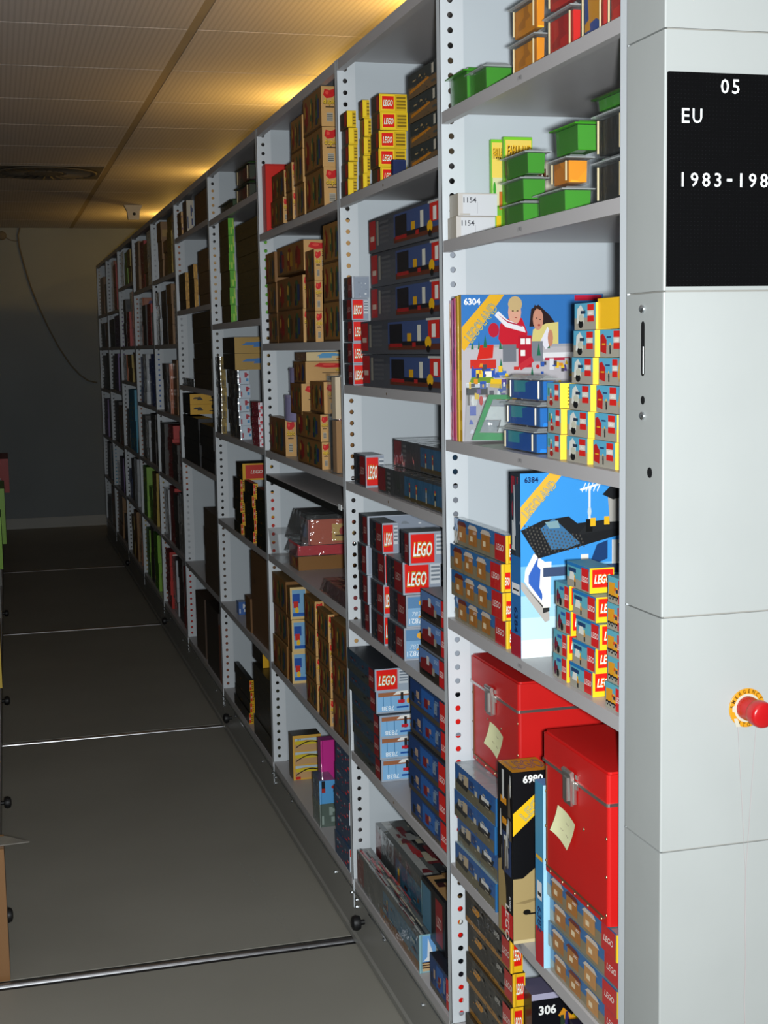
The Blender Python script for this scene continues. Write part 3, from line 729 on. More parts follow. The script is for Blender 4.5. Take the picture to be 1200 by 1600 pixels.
# sign board
mb = MB(); SX0, SX1, SZ0, SZ1 = XF-.002, XF+.212, 1.913, 2.233
mb.box(SX0, SX1, EY-.006, EY-.0002, SZ0, SZ1, 'signblack')
f = Face(mb, (SX0, EY-.006, SZ0), (SX1-SX0, 0, 0), (0, 0, SZ1-SZ0), 'card')
for i in range(36):
    for j in range(54):
        u = (i+.5)/36; v = (j+.5)/54; f.k[0] = 1
        f.mb.face([f.P(u-.0022, v-.0014), f.P(u+.0022, v-.0014), f.P(u+.0022, v+.0014), f.P(u-.0022, v+.0014)], 'card', '#0e0f12')
sg = rpart('sign_board', mb, ep)
def put(txt, x0, x1, z0, z1, nm):
    mb = MB(); ff = Face(mb, (SX0, EY-.0066, SZ0), (SX1-SX0, 0, 0), (0, 0, SZ1-SZ0), 'white', .0006)
    n = len(txt); pit = (x1-x0)/n
    for i, ch in enumerate(txt):
        h = (z1-z0)*(.16 if ch == '-' else 1.0)
        ff.k[0] = 1; ff.text(ch, (x0+pit*(i+.5)-SX0)/(SX1-SX0), ((z0+z1)/2-SZ0)/(SZ1-SZ0), h/(SZ1-SZ0), WHITE, .008, 0, pit*(.80 if ch != '1' else .45)/(SX1-SX0), lift=0)
    return mb
mbs = MB()
for args in (('05', 1.082, 1.119, 2.203, 2.224), ('EU', 1.016, 1.055, 2.158, 2.179), ('1983-1986', 1.0115, 1.190, 2.0635, 2.084)):
    link('lettering', put(*args, '').data('lettering'), ep)
# emergency stop
ES = Vector((1.146, EY-.0005, 1.2385))
em = link('emergency_stop', None, rack, ES - Vector((1.25, 8.0, 0)))
mb = MB(); mb.lathe([(.032, 0), (.032, .0015), (.031, .002)], (0, 0, 0), (0, -1, 0), 'card', 40, '#c98a1c'); mb.lathe([(.0235, .002), (.0235, .0024)], (0, 0, 0), (0, -1, 0), 'card', 36, '#b8b4a4')
mb.mesh([(-.027, -.0027, -.004), (-.020, -.0027, -.007), (-.020, -.0027, .007), (-.027, -.0027, .004)], [(0, 1, 2, 3)], 'card', '#b8b4a4')
mb.mesh([(-.020, -.0027, -.030), (-.012, -.0027, -.030), (-.018, -.0027, -.016), (-.024, -.0027, -.016)], [(0, 1, 2, 3)], 'card', '#b8b4a4')
for word, a0, da in (('EMERGENCY', 172, -17.5), ('STOP', 240, 17.5)):
    for i, ch in enumerate(word):
        a = math.radians(a0+da*i); vs, fs = glyphs(ch, .02); x0, x1, y0, y1 = metrics(ch); sc = .0062/(y1-y0); R_ = .0277
        rot = a-PI/2 if word == 'EMERGENCY' else a+PI/2; c_, s_ = math.cos(rot), math.sin(rot); out = []
        for x, y in vs:
            p, q = (x-(x0+x1)/2)*sc*.8, (y-(y0+y1)/2)*sc; out.append((R_*math.cos(a)+p*c_-q*s_, -.0026, R_*math.sin(a)+p*s_+q*c_))
        mb.mesh(out, fs, 'card', '#4c3608')
link('warning_ring', mb.data('ring'), em)
mb = MB(); mb.lathe([(.0195, .0025), (.0195, .012), (.0165, .026), (.0165, .030)], (0, 0, 0), (0, -1, 0), 'red', 32); smooth(link('collar', mb.data('collar'), em))
mb = MB(); mb.lathe([(.017, .030), (.0205, .033), (.0212, .037), (.0212, .050), (.0195, .0545), (.016, .0565), (.006, .0575)], (0, 0, 0), (0, -1, 0), 'red', 40); smooth(link('button', mb.data('button'), em), 60)
# thread
mb = MB()
def at_panel(px, py): return ray(px, py, Y=EY-.004)
knot = at_panel(1165, 1368)
mb.tube([at_panel(1153, 1136), at_panel(1159, 1250), knot], .0004, 'thread', 5); mb.tube([at_panel(1181, 1139), at_panel(1173, 1250), knot], .0004, 'thread', 5)
mb.tube([knot, at_panel(1164, 1440), at_panel(1165, 1500), at_panel(1163, 1560), at_panel(1165, 1640)], .0006, 'thread', 5)
tag(link('hanging_thread', mb.data('thread')), 'thin pale thread looped over the red emergency button and hanging down', 'thread')

# ------------------------------------------------------------------ filling the shelves
SHELFNAME = {0: 'bottom shelf', 1: 'second shelf', 2: 'third shelf', 3: 'fourth shelf', 4: 'fifth shelf', 5: 'top shelf'}
BAY = ['', 'nearest bay', 'second bay', 'third bay', 'fourth bay', 'fifth bay', 'sixth bay', 'seventh bay', 'eighth bay', 'ninth bay', 'farthest bay']
ORD = ['', 'bottom', 'second up', 'third up', 'fourth up', 'fifth up', 'sixth up', 'seventh up']
def shelf_word(b, k):
    n = len(SH[b])
    if k == n-1: return 'top shelf'
    if b == 3 and k > 3: k -= 1
    return SHELFNAME[k]
def row_word(i, n):
    if n == 1: return ''
    if i == n-1: return 'topmost'
    return ORD[i+1]
jit = random.Random(77)
GROUPS = {}
def stack(b, k, style, xl, xr, xe, ytop, n, look, where, off=.02, depth=.30, z0=None, name='toy_box', cat='box', jitter=.004, seed=1, maxd=.44, styles=None, rw=None):
    """n boxes on shelf k of bay b; xl, xr: far and near vertical edge of the aisle side; xe: right edge of the near end"""
    z = (SH[b][k] if z0 is None else z0); X = XF+off
    zmid = z+.08
    yfar = along(xl, X, zmid); lim = POST[b]-.006
    if yfar > lim:
        X = across(xl, lim, zmid); yfar = lim
    ynear = max(along(xr, X, zmid), POST[b-1]+.028)
    if yfar-ynear < .01: ynear = yfar-.02
    zt = ray(xr, ytop, X=X).z
    D = depth
    if xe is not None: D = max(.02, across(xe, ynear, zmid)-X)
    D = min(D, XB-.008-X, maxd)
    H = (zt-z)/n
    if H <= .004: print('BAD HEIGHT', look, where, H, zt, z); return []
    cap = [s for s in SH[b]+[TOP] if s > z+.01][0]-.032
    if z+H*n > cap: H = (cap-z)/n
    L = yfar-ynear; out = []
    meshes = {}
    sts = styles or [style]
    for i in range(n):
        st = sts[i % len(sts)]
        kk = id(st)
        if kk not in meshes: meshes[kk] = carton_mesh(st, D, L-jitter*2, H-.0012, seed)
        j = jit.uniform(-1, 1)*jitter; jx = jit.uniform(-.5, 1)*jitter*1.2
        lk = look[i % len(look)] if isinstance(look, list) else look
        o = link(kind_of(st, lk) if name == 'toy_box' else name, meshes[kk], None, (X+jx, ynear+jitter+j*.9, z+i*H+.0004))
        lw = row_word(i+rw[0], rw[1]) if rw else row_word(i, n)
        lk = look[i % len(look)] if isinstance(look, list) else look
        bits = [lk] + ([lw] if lw else []) + [where, shelf_word(b, k), BAY[b]]
        tag(o, ', '.join(bits), cat, ('%s %s, %s %s' % ((look[0] if isinstance(look, list) else look), where, shelf_word(b, k), BAY[b])) if n > 1 else None)
        out.append(o)
    return out

def tub(b, k, z, H, xl, xr, xe, fill, lidkey, bodykey, label, group=None, off=.01, opaque=False):
    if lidkey == 'clear': lidkey = 'lidp'
    X = XF+off; zm = z+H/2
    yfar = along(xl, X, zm); lim = POST[b]-.02
    if yfar > lim: X = across(xl, lim, zm); yfar = lim
    ynear = max(along(xr, X, zm), POST[b-1]+.034); D = min(across(xe, ynear, zm)-X, .4); L = yfar-ynear
    t = empty('plastic_tub', (X, ynear, z+.0004)); tag(t, label, 'tub', group)
    lh = min(.010, H*.16); hb = H-lh-.001; i = .006
    mb = MB()
    if opaque:
        mb.frustum((i*1.25, D-i*1.25, i*1.25, L-i*1.25), (i, D-i, i, L-i), 0, hb, bodykey)
        link('tub', mb.data('tub'), t)
        mb = MB(); mb.frustum((i*.9, D-i*.9, i*.9, L-i*.9), (i*.6, D-i*.6, i*.6, L-i*.6), 0.001, hb+.0004, 'clear'); link('clear_sleeve', mb.data('sleeve'), t)
    else:
        mb.frustum((i*.7, D-i*.7, i*.7, L-i*.7), (i*.5, D-i*.5, i*.5, L-i*.5), 0, hb, 'clear'); link('tub', mb.data('tub'), t)
        mb = MB(); ii = .0075
        mb.frustum((ii, D-ii, ii, L-ii), (ii*.9, D-ii*.9, ii*.9, L-ii*.9), .003, hb*.93, fill); link('contents', mb.data('contents'), t)
        mb = MB()
        for ya_, yb_ in ((.08, .11), (.86, .89)):
            mb = MB(); mb.tube([(.0015, L*(ya_+yb_)/2, .006), (.0015, L*(ya_+yb_)/2, hb*.92)], .0018, 'ribp', 8); link('corner_rib', mb.data('rib'), t)
    mb = MB(); mb.box(-.004, D+.004, -.004, L+.004, hb+.0006, hb+.003, lidkey); mb.frustum((i, D-i, i, L-i), (i*2, D-i*2, i*2, L-i*2), hb+.003, hb+lh, lidkey)
    link('lid', mb.data('lid'), t)
    return t

def hgt(px, py, off=.01): return ray(px, py, X=XF+off).z
# =============================== nearest bay
# top shelf
z = 2.35
tub(1, 5, z, .075, 699, 727, 766, None, 'greenp', 'greenp', 'bright green tub at the far end of the top shelf, nearest bay', 'green tubs on the top shelf', opaque=True, off=.012)
tub(1, 5, z, .065, 729, 757, 806, None, 'clear', 'greenp', 'green tub with clear lid, second from far end, top shelf, nearest bay', 'green tubs on the top shelf', opaque=True, off=.012)
for i in range(2):
    tub(1, 5, z+i*.070, .069, 797, 836, 858, 'yellow_fill', 'clear', None, 'clear tub of yellow bricks, %s of its pair, top shelf, nearest bay' % ('lower', 'upper')[i], 'tubs of yellow bricks on the top shelf')
for i in range(2):
    tub(1, 5, z+i*.082, .081, 852, 893, 915, 'red_fill', 'clear', None, 'clear tub of red bricks, %s of its pair, top shelf, nearest bay' % ('lower', 'upper')[i], 'tubs of red bricks on the top shelf')
tub(1, 5, z, .12, 905, 940, 962, 'mix_fill', 'clear', None, 'clear tub of blue and yellow bricks between red tubs, top shelf, nearest bay')
tub(1, 5, z, .12, 946, 985, 1010, 'red_fill', 'clear', None, 'clear tub of red bricks at the near end of the top shelf')
# fifth shelf
stack(1, 4, st_white1154(), 699, 714, 775, 301, 2, 'cream carton printed 1154', 'against the side panel', off=.01)
z = 2.065
def fabu(x0, x1, ytop, yy, label, band='#7cc82c', word='FABULAND'):
    X0 = across(x0, yy, z+.1); X1 = across(x1, yy, z+.1); zt = ray(x0, ytop, Y=yy).z; mb = MB(); W_ = X1-X0; H = zt-z
    q = sides(mb, W_, .012, H, 'card', dict(all=band)); f = q['end']
    f.rect(.05, .62, .97, .97, '#f0d060'); f.rect(.08, .1, .95, .62, '#d8d4a8'); f.rect(0, .1, 1, .34, '#78b838'); f.rect(.5, .3, .8, .48, '#c8702c'); f.ell(.2, .5, .1, .08, '#3c9c30'); f.rect(.3, .12, .6, .24, '#e8c020')
    f.text(word, .55, .86, .10, '#4a2c0c', .02, .1, .84); f.text(word, .53, .87, .10, '#f2b818', .004, .1, .84)
    tag(link('booklet', mb.data('booklet'), None, (X0, yy, z+.0004)), label, 'booklet', 'picture cards standing behind the green tubs')
fabu(768, 792, 218, 3.03, 'thin green and yellow picture card, leftmost of those behind the green tubs')
fabu(788, 832, 214, 2.985, 'thin green picture card with yellow word, middle one behind the green tubs')
mb = MB(); q = sides(mb, .075, .012, .165, 'card', dict(all='#d4ccb8')); f = q['end']; f.text('M.', .3, .84, .1, '#5c3018', .05, 0, .4); f.rect(.7, .78, 1, .84, '#7c4020'); f.rect(.1, .1, .9, .6, '#b8a888')
tag(link('booklet', mb.data('booklet'), None, (across(834, 2.95, z+.2), 2.95, z+.0004)), 'pale picture card with brown lettering, rightmost behind the green tubs', 'booklet', 'picture cards standing behind the green tubs')
for i, nm in enumerate(('bottom', 'middle', 'topmost')):
    tub(1, 4, z+i*.047, .0466, 785, 815+(7 if i == 2 else 0), 858, None, 'clear', 'greenp', 'green tub with clear lid, %s of three, left of the yellow tub, fifth shelf' % nm, 'green tubs stacked on the fifth shelf', opaque=True)
tub(1, 4, z, .050, 836, 880, 930, None, 'clear', 'greenp', 'wide green tub under the clear tub of orange bricks, fifth shelf, nearest bay', None, opaque=True)
tub(1, 4, z+.0505, .054, 858, 886, 925, 'orange_fill', 'clear', None, 'clear tub of orange bricks between two green tubs, fifth shelf, nearest bay')
tub(1, 4, z+.105, .053, 862, 900, 945, None, 'greenp', 'greenp', 'green tub on top of the clear tub of orange bricks, fifth shelf', None, opaque=True)
for i in range(2):
    tub(1, 4, z+i*.078, .0775, 928, 972, 1015, 'black_fill', 'clear', None, 'clear tub of black bricks, %s of its pair, near end of fifth shelf' % ('lower', 'upper')[i], 'tubs of black bricks on the fifth shelf')
tub(1, 4, z+.1565, .022, 928, 972, 1015, None, 'dgreenp', 'greenp', 'flat green tub on the upper tub of black bricks, fifth shelf', None, opaque=True)

# fourth shelf: the big town box facing the camera
z = 1.613
def standing(name, yy, x0px, x1px, ytoppx, thick, paint, cols, label, z, key='card', xfix=None, group=None, H=None):
    X0 = across(x0px, yy, z+.1) if xfix is None else xfix; X1 = across(x1px, yy, z+.1); zt = ray(x0px, ytoppx, Y=yy).z if H is None else z+H
    mb = MB(); q = sides(mb, X1-X0, thick, zt-z-.0004, key, cols); paint(q)
    o = link(name, mb.data(name), None, (X0, yy, z+.0004)); tag(o, label, 'box', group); return o
def band(f, p0, p1, p2, p3, word, col='#eab02c', tcol='#3c7c9c', h=.1, fill=.74):
    f.poly([p0, p1, p2, p3], col)
    W_, H_ = f.W, f.Hh
    a = Vector(((p0[0]+p3[0])/2*W_, (p0[1]+p3[1])/2*H_)); b = Vector(((p1[0]+p2[0])/2*W_, (p1[1]+p2[1])/2*H_)); d = b-a; rot = math.atan2(d.y, d.x)
    c = (a+b)/2; n_ = d.length
    x0, x1, y0, y1 = metrics(word); hm = h*H_; sc = hm/(y1-y0); wd = (x1-x0)*sc; sq = fill*n_/wd
    f.text(word, c.x/W_, c.y/H_, h, tcol, .022, 0, None, rot, sq); f.text(word, c.x/W_, c.y/H_, h, col, -.012, 0, None, rot, sq)
def art6304(q):
    f = q['end']; rng = random.Random(3); f0 = f
    f.rect(0, .56, 1, 1, '#3574b8'); f.rect(0, 0, 1, .66, '#b9b4b8'); f.rect(0, .64, 1, .66, '#a5a4aa')
    f = f0.sub(0, 0, .78, 1)
    for i in range(13): u = rng.uniform(.08, 1.2); f.poly([(u-.012, .63), (u+.012, .63), (u, .70)], '#2c6c4c')
    band(f, (0, .62), (.0, .77), (.25, 1.0), (.38, 1.0), 'LEGOLAND') if False else None
    f.poly([(0, .64), (.02, .62), (.38, 1), (.25, 1), (0, .78)], '#e2ab28')
    f.text('LEGOLAND', .175, .81, .072, '#3c84a0', .03, 0, None, math.radians(50.5), .58); f.text('LEGOLAND', .175, .81, .072, '#cfae48', -.01, 0, None, math.radians(50.5), .58)
    f.text('6304', .095, .955, .042, WHITE, .03, 0, .18)
    f = f0.sub(.035, 0, .675, 1)
    f.poly([(.34, .70), (.36, .80), (.46, .84), (.60, .84), (.66, .74), (.64, .62), (.38, .66)], '#c41a2c'); f.ell(.29, .76, .06, .05, '#b81c34', 12); f.ell(.52, .88, .072, .085, '#d8a088', 14); f.ell(.525, .935, .078, .055, '#c4a878', 12)
    f.rect(.49, .885, .51, .892, '#4c2c20'); f.rect(.54, .885, .56, .892, '#4c2c20'); f.rect(.52, .84, .545, .846, '#a04438')
    f.poly([(.30, .86), (.42, .78), (.64, .74), (.62, .78), (.44, .83), (.34, .89)], '#e4e0e4'); f.poly([(.33, .87), (.44, .81), (.60, .78), (.6, .79), (.44, .82)], '#b43048')
    # girl
    f.poly([(.68, .78), (.70, .90), (.78, .93), (.90, .86), (.97, .80), (.86, .76), (.74, .78)], '#2c1c1c'); f.poly([(.70, .66), (.72, .76), (.86, .80), (1.0, .81), (1.0, .66)], '#d8c87c'); f.ell(.775, .83, .058, .075, '#c88c74', 14)
    f.poly([(.69, .85), (.74, .91), (.84, .88), (.80, .90), (.74, .93)], '#32201c'); f.rect(.75, .835, .765, .841, '#3a2018'); f.rect(.79, .825, .805, .831, '#3a2018'); f.ell(.785, .79, .015, .008, '#a04438', 8)
    f.poly([(.80, .68), (.88, .78), (.94, .68), (.86, .62)], '#e4e0e8'); f.ell(.91, .70, .03, .06, '#c48468', 10)
    f0.rect(.79, .955, .985, .992, '#c01c38'); f = f0.sub(0, 0, .78, 1)
    # town
    f.poly([(.13, .56), (.27, .57), (.28, .66), (.16, .66)], '#cc2418'); f.rect(.07, .50, .30, .56, '#c82c20'); f.rect(.08, .44, .29, .50, '#2c50a8'); f.rect(.12, .43, .18, .49, '#ecc83c'); f.rect(.2, .43, .26, .48, '#f0e8d8'); f.poly([(.06, .40), (.30, .40), (.27, .44), (.08, .44)], '#6c8c2c')
    f.rect(.36, .54, .48, .66, '#70747c'); f.rect(.50, .50, .62, .72, '#b4182c'); f.rect(.52, .66, .56, .70, '#f0ece8'); f.rect(.57, .66, .61, .70, '#f0ece8'); f.rect(.52, .58, .56, .62, '#f0ece8'); f.rect(.62, .54, .72, .68, '#7c8088'); f.poly([(.52, .48), (.64, .54), (.62, .58), (.50, .52)], '#c42c38')
    f.rect(.72, .56, 1, .60, '#e4e2e4'); f.rect(.74, .545, .97, .565, '#b83048'); f.rect(.78, .48, .82, .56, '#dcdce0'); f.rect(.92, .48, .96, .56, '#dcdce0')
    f.poly([(.24, .37), (.36, .36), (.37, .42), (.25, .43)], '#e4b824'); f.rect(.36, .36, .46, .39, '#e0b428'); f.rect(.31, .45, .39, .48, '#3c70c0'); f.rect(.03, .32, .22, .37, '#1c1e26'); f.rect(.03, .37, .22, .40, '#e0e4e8'); f.rect(.04, .25, .06, .32, '#6c6460'); f.rect(.2, .25, .22, .32, '#8c6454')
    f.poly([(.40, .26), (.46, .26), (.54, .36), (.53, .42), (.46, .38)], '#e6b01c'); f.poly([(.46, .26), (.50, .25), (.55, .33), (.54, .36)], '#2c2830'); f.rect(.36, .26, .42, .31, '#d8a028')
    for x, c in ((.09, '#e8e8e4'), (.16, '#c83028'), (.11, '#d8d8d8')): f.ell(x, .28, .018, .035, c, 8)
    for u, v in ((.33, .34), (.34, .52), (.62, .46), (.68, .62), (.20, .68)): f.poly([(u-.018, v-.04), (u+.018, v-.04), (u, v+.05)], '#1f6c4c')
    f.k[0] += 2; clutter(f0, rng, ['#c83028', '#e8c030', '#3458a8', '#e8e8ec', '#5c4c90', '#d88c28', '#484450'], 50, .18, .52, .012, .045)
    clutter(f, rng, ['#b8487c', '#d8d8e4', '#5868b8', '#c0b8c0'], 16, .02, .22, .02, .06)
    f = q['front']; stripes(f, 0, .05, 1, .6, 4, '#e8c040')
y_town = 2.975
X_T = 1.012
standing('toy_box', y_town, 722, 942, 461, .018, art6304, dict(all='#c99c1e', top='#3c6c9c', back='#3574b8'), 'large blue town picture box printed 6304 showing two children', z, xfix=None)
for i, (c, a, nm) in enumerate((('#c8a024', '#a87c18', 'gold'), ('#b84478', '#7c3c88', 'pink and violet'), ('#8c4c6c', '#d08828', 'mauve and orange'))):
    yy = y_town+.0215+i*.0215
    def pp(q, c=c, a=a):
        f = q['front']; f.rect(0, .5, 1, .98, a); f.rect(0, .02, 1, .2, '#c02454' if c != '#c8a024' else c); clutter(f, random.Random(5), [c, a, '#d8c8c0'], 7)
    xx = across(722-8*(i+1), yy, z+.1)
    mb = MB(); q = sides(mb, .29, .020, ray(722, 461, Y=y_town).z-z-.002-.004*i, 'wrap', dict(all=c)); pp(q)
    tag(link('toy_box', mb.data('box'), None, (max(xx, 1.004), yy, z+.0004)), 'thin wrapped box with %s spine behind the town picture box' % nm, 'box', 'thin boxes standing behind the town picture box')
# baseplate set in a clear bag
bp = empty('baseplate_pack', (0, 0, 0)); yy = 2.88
def quad(pts, th, key, name, yb=yy):
    ps = [ray(x, y, Y=yb) for x, y in pts]; mb = MB(); n = len(ps)
    vs = [(p.x, yb, p.z) for p in ps] + [(p.x, yb+th, p.z) for p in ps]
    mb.mesh(vs, [tuple(range(n)), tuple(range(2*n-1, n-1, -1))] + [(i, i+n, (i+1) % n+n, (i+1) % n) for i in range(n)], key)
    o = link(name, mb.data(name), bp); return o
M['greenplate'] = plain('green_baseplate', '#149048', 0.35, 0, 0.08, 40); M['greyplate'] = plain('grey_baseplate', '#8c9096', 0.4, 0, 0.05, 40); M['paleplate'] = plain('pale_baseplate_road', '#c4c8c8', 0.4, 0, 0.05, 40)
quad([(738, 688), (764, 617), (800, 617), (800, 624), (770, 624), (749, 676), (800, 677), (800, 688)], .004, 'greenplate', 'green_frame')
quad([(770, 625), (800, 625), (795, 634), (767, 634)], .003, 'greyplate', 'grey_tile'); quad([(757, 657), (781, 657), (776, 675), (750, 675)], .003, 'greyplate', 'grey_tile')
quad([(766, 635), (800, 635), (796, 675), (778, 675), (783, 656), (758, 656)], .002, 'paleplate', 'road_tile')
quad([(726, 690), (730, 600), (802, 600), (802, 690)], .0008, 'film', 'clear_bag', yy-.006)
tag(bp, 'green edged road baseplate in a clear bag before the town picture box', 'toy pack')
# blue tubs
for i, nm in enumerate(('bottom', 'middle', 'topmost')):
    tub(1, 3, z+i*.052, .0515, 782+i*4, 836+i*5, 872, 'blue_fill', 'clear', None, 'clear tub of blue bricks, %s of three, fourth shelf, nearest bay' % nm, 'tubs of blue bricks on the fourth shelf')
bm = .0478
pp_ = [st_patrol(i) for i in range(4)]
def rows(xl, xr, n, st, look, where, xrs=None, z=z, xe=None, H=bm, b=1, k=3, X=XF+.008, drift=0.0, seed=1, depth=.10, flat=None):
    yf = along(xl, X, z+.05); yn = max(along(xr, X, z+.05), POST[b-1]+.034); L = yf-yn
    me = carton_mesh(st, depth, L, H-.0012, seed)
    for i in range(n):
        if xrs: yn = max(along(xrs[i], X, z+(i+.5)*H), POST[b-1]+.034)
        o = link('toy_box', me, None, (X+jit.uniform(0, .004), yn-(0 if xrs else drift*i)+jit.uniform(-.003, .003), z+i*H+.0004))
        tag(o, ', '.join([look] + ([row_word(i, n)] if n > 1 else []) + [where, shelf_word(b, k), BAY[b]]), 'box', look+' '+where if n > 1 else None)
    return yn, X, z+n*H
rows(855, 875, 3, pp_[3], 'small box with red rider picture', 'beside blue tubs')
rows(885, 917, 6, pp_[0], 'small box with white motorcycle picture', 'second column', drift=.008)
yn, X_, zz = rows(925, 959, 5, pp_[1], 'small box with red helicopter picture', 'third column', drift=.009)
rows(965, 985, 5, pp_[2], 'small box with orange surfboard picture', 'at the near post')
mb = MB(); q = sides(mb, .16, .11, .052, 'card', dict(all='#f0b91c')); q['end'].rect(.06, .08, .97, .95, '#f3c01e'); q['end'].text('10019', .22, .2, .12, '#6c5410', .01, 0, .2)
tag(link('toy_box', mb.data('box'), None, (1.012, yn-.035, zz+.001)), 'plain yellow box lying on top of the small picture boxes', 'box')

# third shelf: the police box and columns of small boxes
z = 1.195
stack(1, 2, st_buildings(), 706, 790, 799, 838, 4, 'wrapped blue box with street picture', 'at the side panel', off=.0, jitter=.006)
def art6384(q):
    f = q['end']; rng = random.Random(8)
    f.rect(0, 0, 1, 1, '#3c94dc'); f = f.sub(0, 0, .56, 1); f.rect(0, 0, 1.7, .5, '#78b8e0'); f.rect(0, 0, 1.7, .34, '#a4d0e8'); f.rect(0, 0, 1.7, .22, '#c4e0ee'); f.rect(0, 0, 1.7, .1, '#dfecee')
    f.poly([(0, .70), (.0, .82), (.27, 1.0), (.40, 1.0)], '#e6b23c')
    f.text('LEGOLAND', .175, .86, .05, '#4c88a0', .03, 0, None, math.radians(45), .66); f.text('LEGOLAND', .175, .86, .05, '#d8b458', -.01, 0, None, math.radians(45), .66)
    f.text('6384', .10, .965, .028, '#14305c', .03, 0, .17)
    f.poly([(.04, .48), (.12, .57), (.22, .52), (.26, .28), (.2, .27), (.03, .42)], '#ece8e0'); f.poly([(.07, .45), (.16, .55), (.15, .5), (.18, .48), (.17, .38), (.2, .34), (.19, .31), (.07, .41)], '#3460b4')
    f.poly([(0, .42), (.03, .41), (.26, .24), (.26, .20), (.22, .19), (.0, .38)], '#b0aaa4'); f.poly([(.03, .40), (.2, .27), (.2, .24), (.26, .25), (.26, .28), (.2, .28)], '#2c2c2c')
    f.poly([(.2, .27), (.27, .27), (.28, .52), (.18, .52)], '#e8e6dc')
    roof = [(.0, .695), (.20, .745), (.44, .76), (.52, .72), (1, .74), (1, .655), (.16, .54)]
    f.poly(roof, '#1d1e20')
    f.k[0] += 2; f.poly([(.18, .70), (.30, .755), (.55, .61), (.42, .585), (.28, .585)], '#3c6c94'); f.poly([(.22, .735), (.34, .74), (.36, .70), (.26, .70)], '#7c9ca4')
    f.k[0] += 1
    for j in range(9):
        for i in range(16):
            u = .03+i*.034+j*.012; v = .715-j*.019-i*.0045
            if .55+u*.05 < v < .745: f.mb.face([f.P(u, v), f.P(u+.012, v-.001), f.P(u+.012, v+.009), f.P(u, v+.010)], f.key, lin('#4d4a44'))
    f.poly([(.52, .655), (.60, .71), (1.0, .76), (1, .69)], '#232426'); f.rect(.60, .67, .66, .74, '#101010')
    f.rect(.64, .70, .69, .745, '#e8b424'); f.rect(.77, .705, .82, .75, '#e8b424')
    f.rect(.622, .74, .642, .92, '#d8dcdc'); f.ell(.632, .78, .018, .028, '#c8d0d0', 8)
    for i in range(5): f.poly([(.56+i*.035, .895), (.565+i*.035, .885), (.60+i*.035, .935), (.595+i*.035, .94)], '#e6eaea')
    f.poly([(.54, .905), (.55, .895), (.74, .925), (.73, .935)], '#e6eaea')
    f.poly([(.80, .88), (.90, .86), (.90, .72), (.82, .72)], '#a8a49c'); f.rect(.90, .72, 1, .87, '#e6e4e0'); f.rect(.92, .77, 1, .86, '#3c74b4'); f.poly([(.75, .87), (.82, .91), (1, .93), (1, .86), (.85, .84)], '#1d1e20')
    f.rect(.55, .50, .62, .55, '#e4e0d8'); f.poly([(.62, .48), (.8, .52), (.8, .62), (.7, .6)], '#1c3c6c'); f.rect(.84, .48, .97, .62, '#dcdcd8'); f.rect(.9, .5, .94, .6, '#2c5c9c'); f.rect(.2, .44, 1, .49, '#3c4c6c')
    f = q['front']; f.rect(0, .55, 1, 1, '#2a3038'); f.rect(.1, .58, .8, .74, '#d0d0cc'); f.rect(0, 0, 1, .55, '#2468a8'); f.rect(.1, .34, .9, .40, '#e8e8e8'); f.rect(.2, .36, .8, .37, '#202020')
    f.text('6384', .5, .2, .05, '#0c2450', .02, 0, 3.0, -PI/2); f.rect(0, .0, 1, .12, '#a81c30'); clutter(f, rng, ['#304050', '#c8ccd0', '#9c2030'], 8, .5, .95, .1, .4)
y6384 = along(814, 1.0, z+.1)
xx = across(814, y6384, z+.1)
H6 = min(ray(814, 741, X=xx).z-z, .389)
mb = MB(); q = sides(mb, .42, along(799, xx, z+.1)-y6384, H6, 'card', dict(all='#2c74b8', top='#3c4048')); art6384(q)
tag(link('toy_box', mb.data('box'), None, (xx, y6384, z+.0004)), 'tall blue box printed 6384 with black roofed white house', 'box')
bm2 = .0468
rows(863, 884, 4, st_town('bike'), 'yellow edged box with motorcycle picture', 'left column', [884, 884, 891, 887], z=z, k=2, H=bm2, X=XF+.004, depth=.045, drift=.003)
rows(886, 921, 5, st_town('fig'), 'yellow edged box with kiosk picture', 'middle column', [922, 928, 937, 932, 919], z=z, k=2, H=bm2, X=XF+.004, depth=.047, drift=-.003)
rows(946, 984, 5, st_town('lorry'), 'yellow edged box with lorry picture', 'at the near post', z=z, k=2, H=bm2, X=XF+.004, depth=.047, drift=.001)

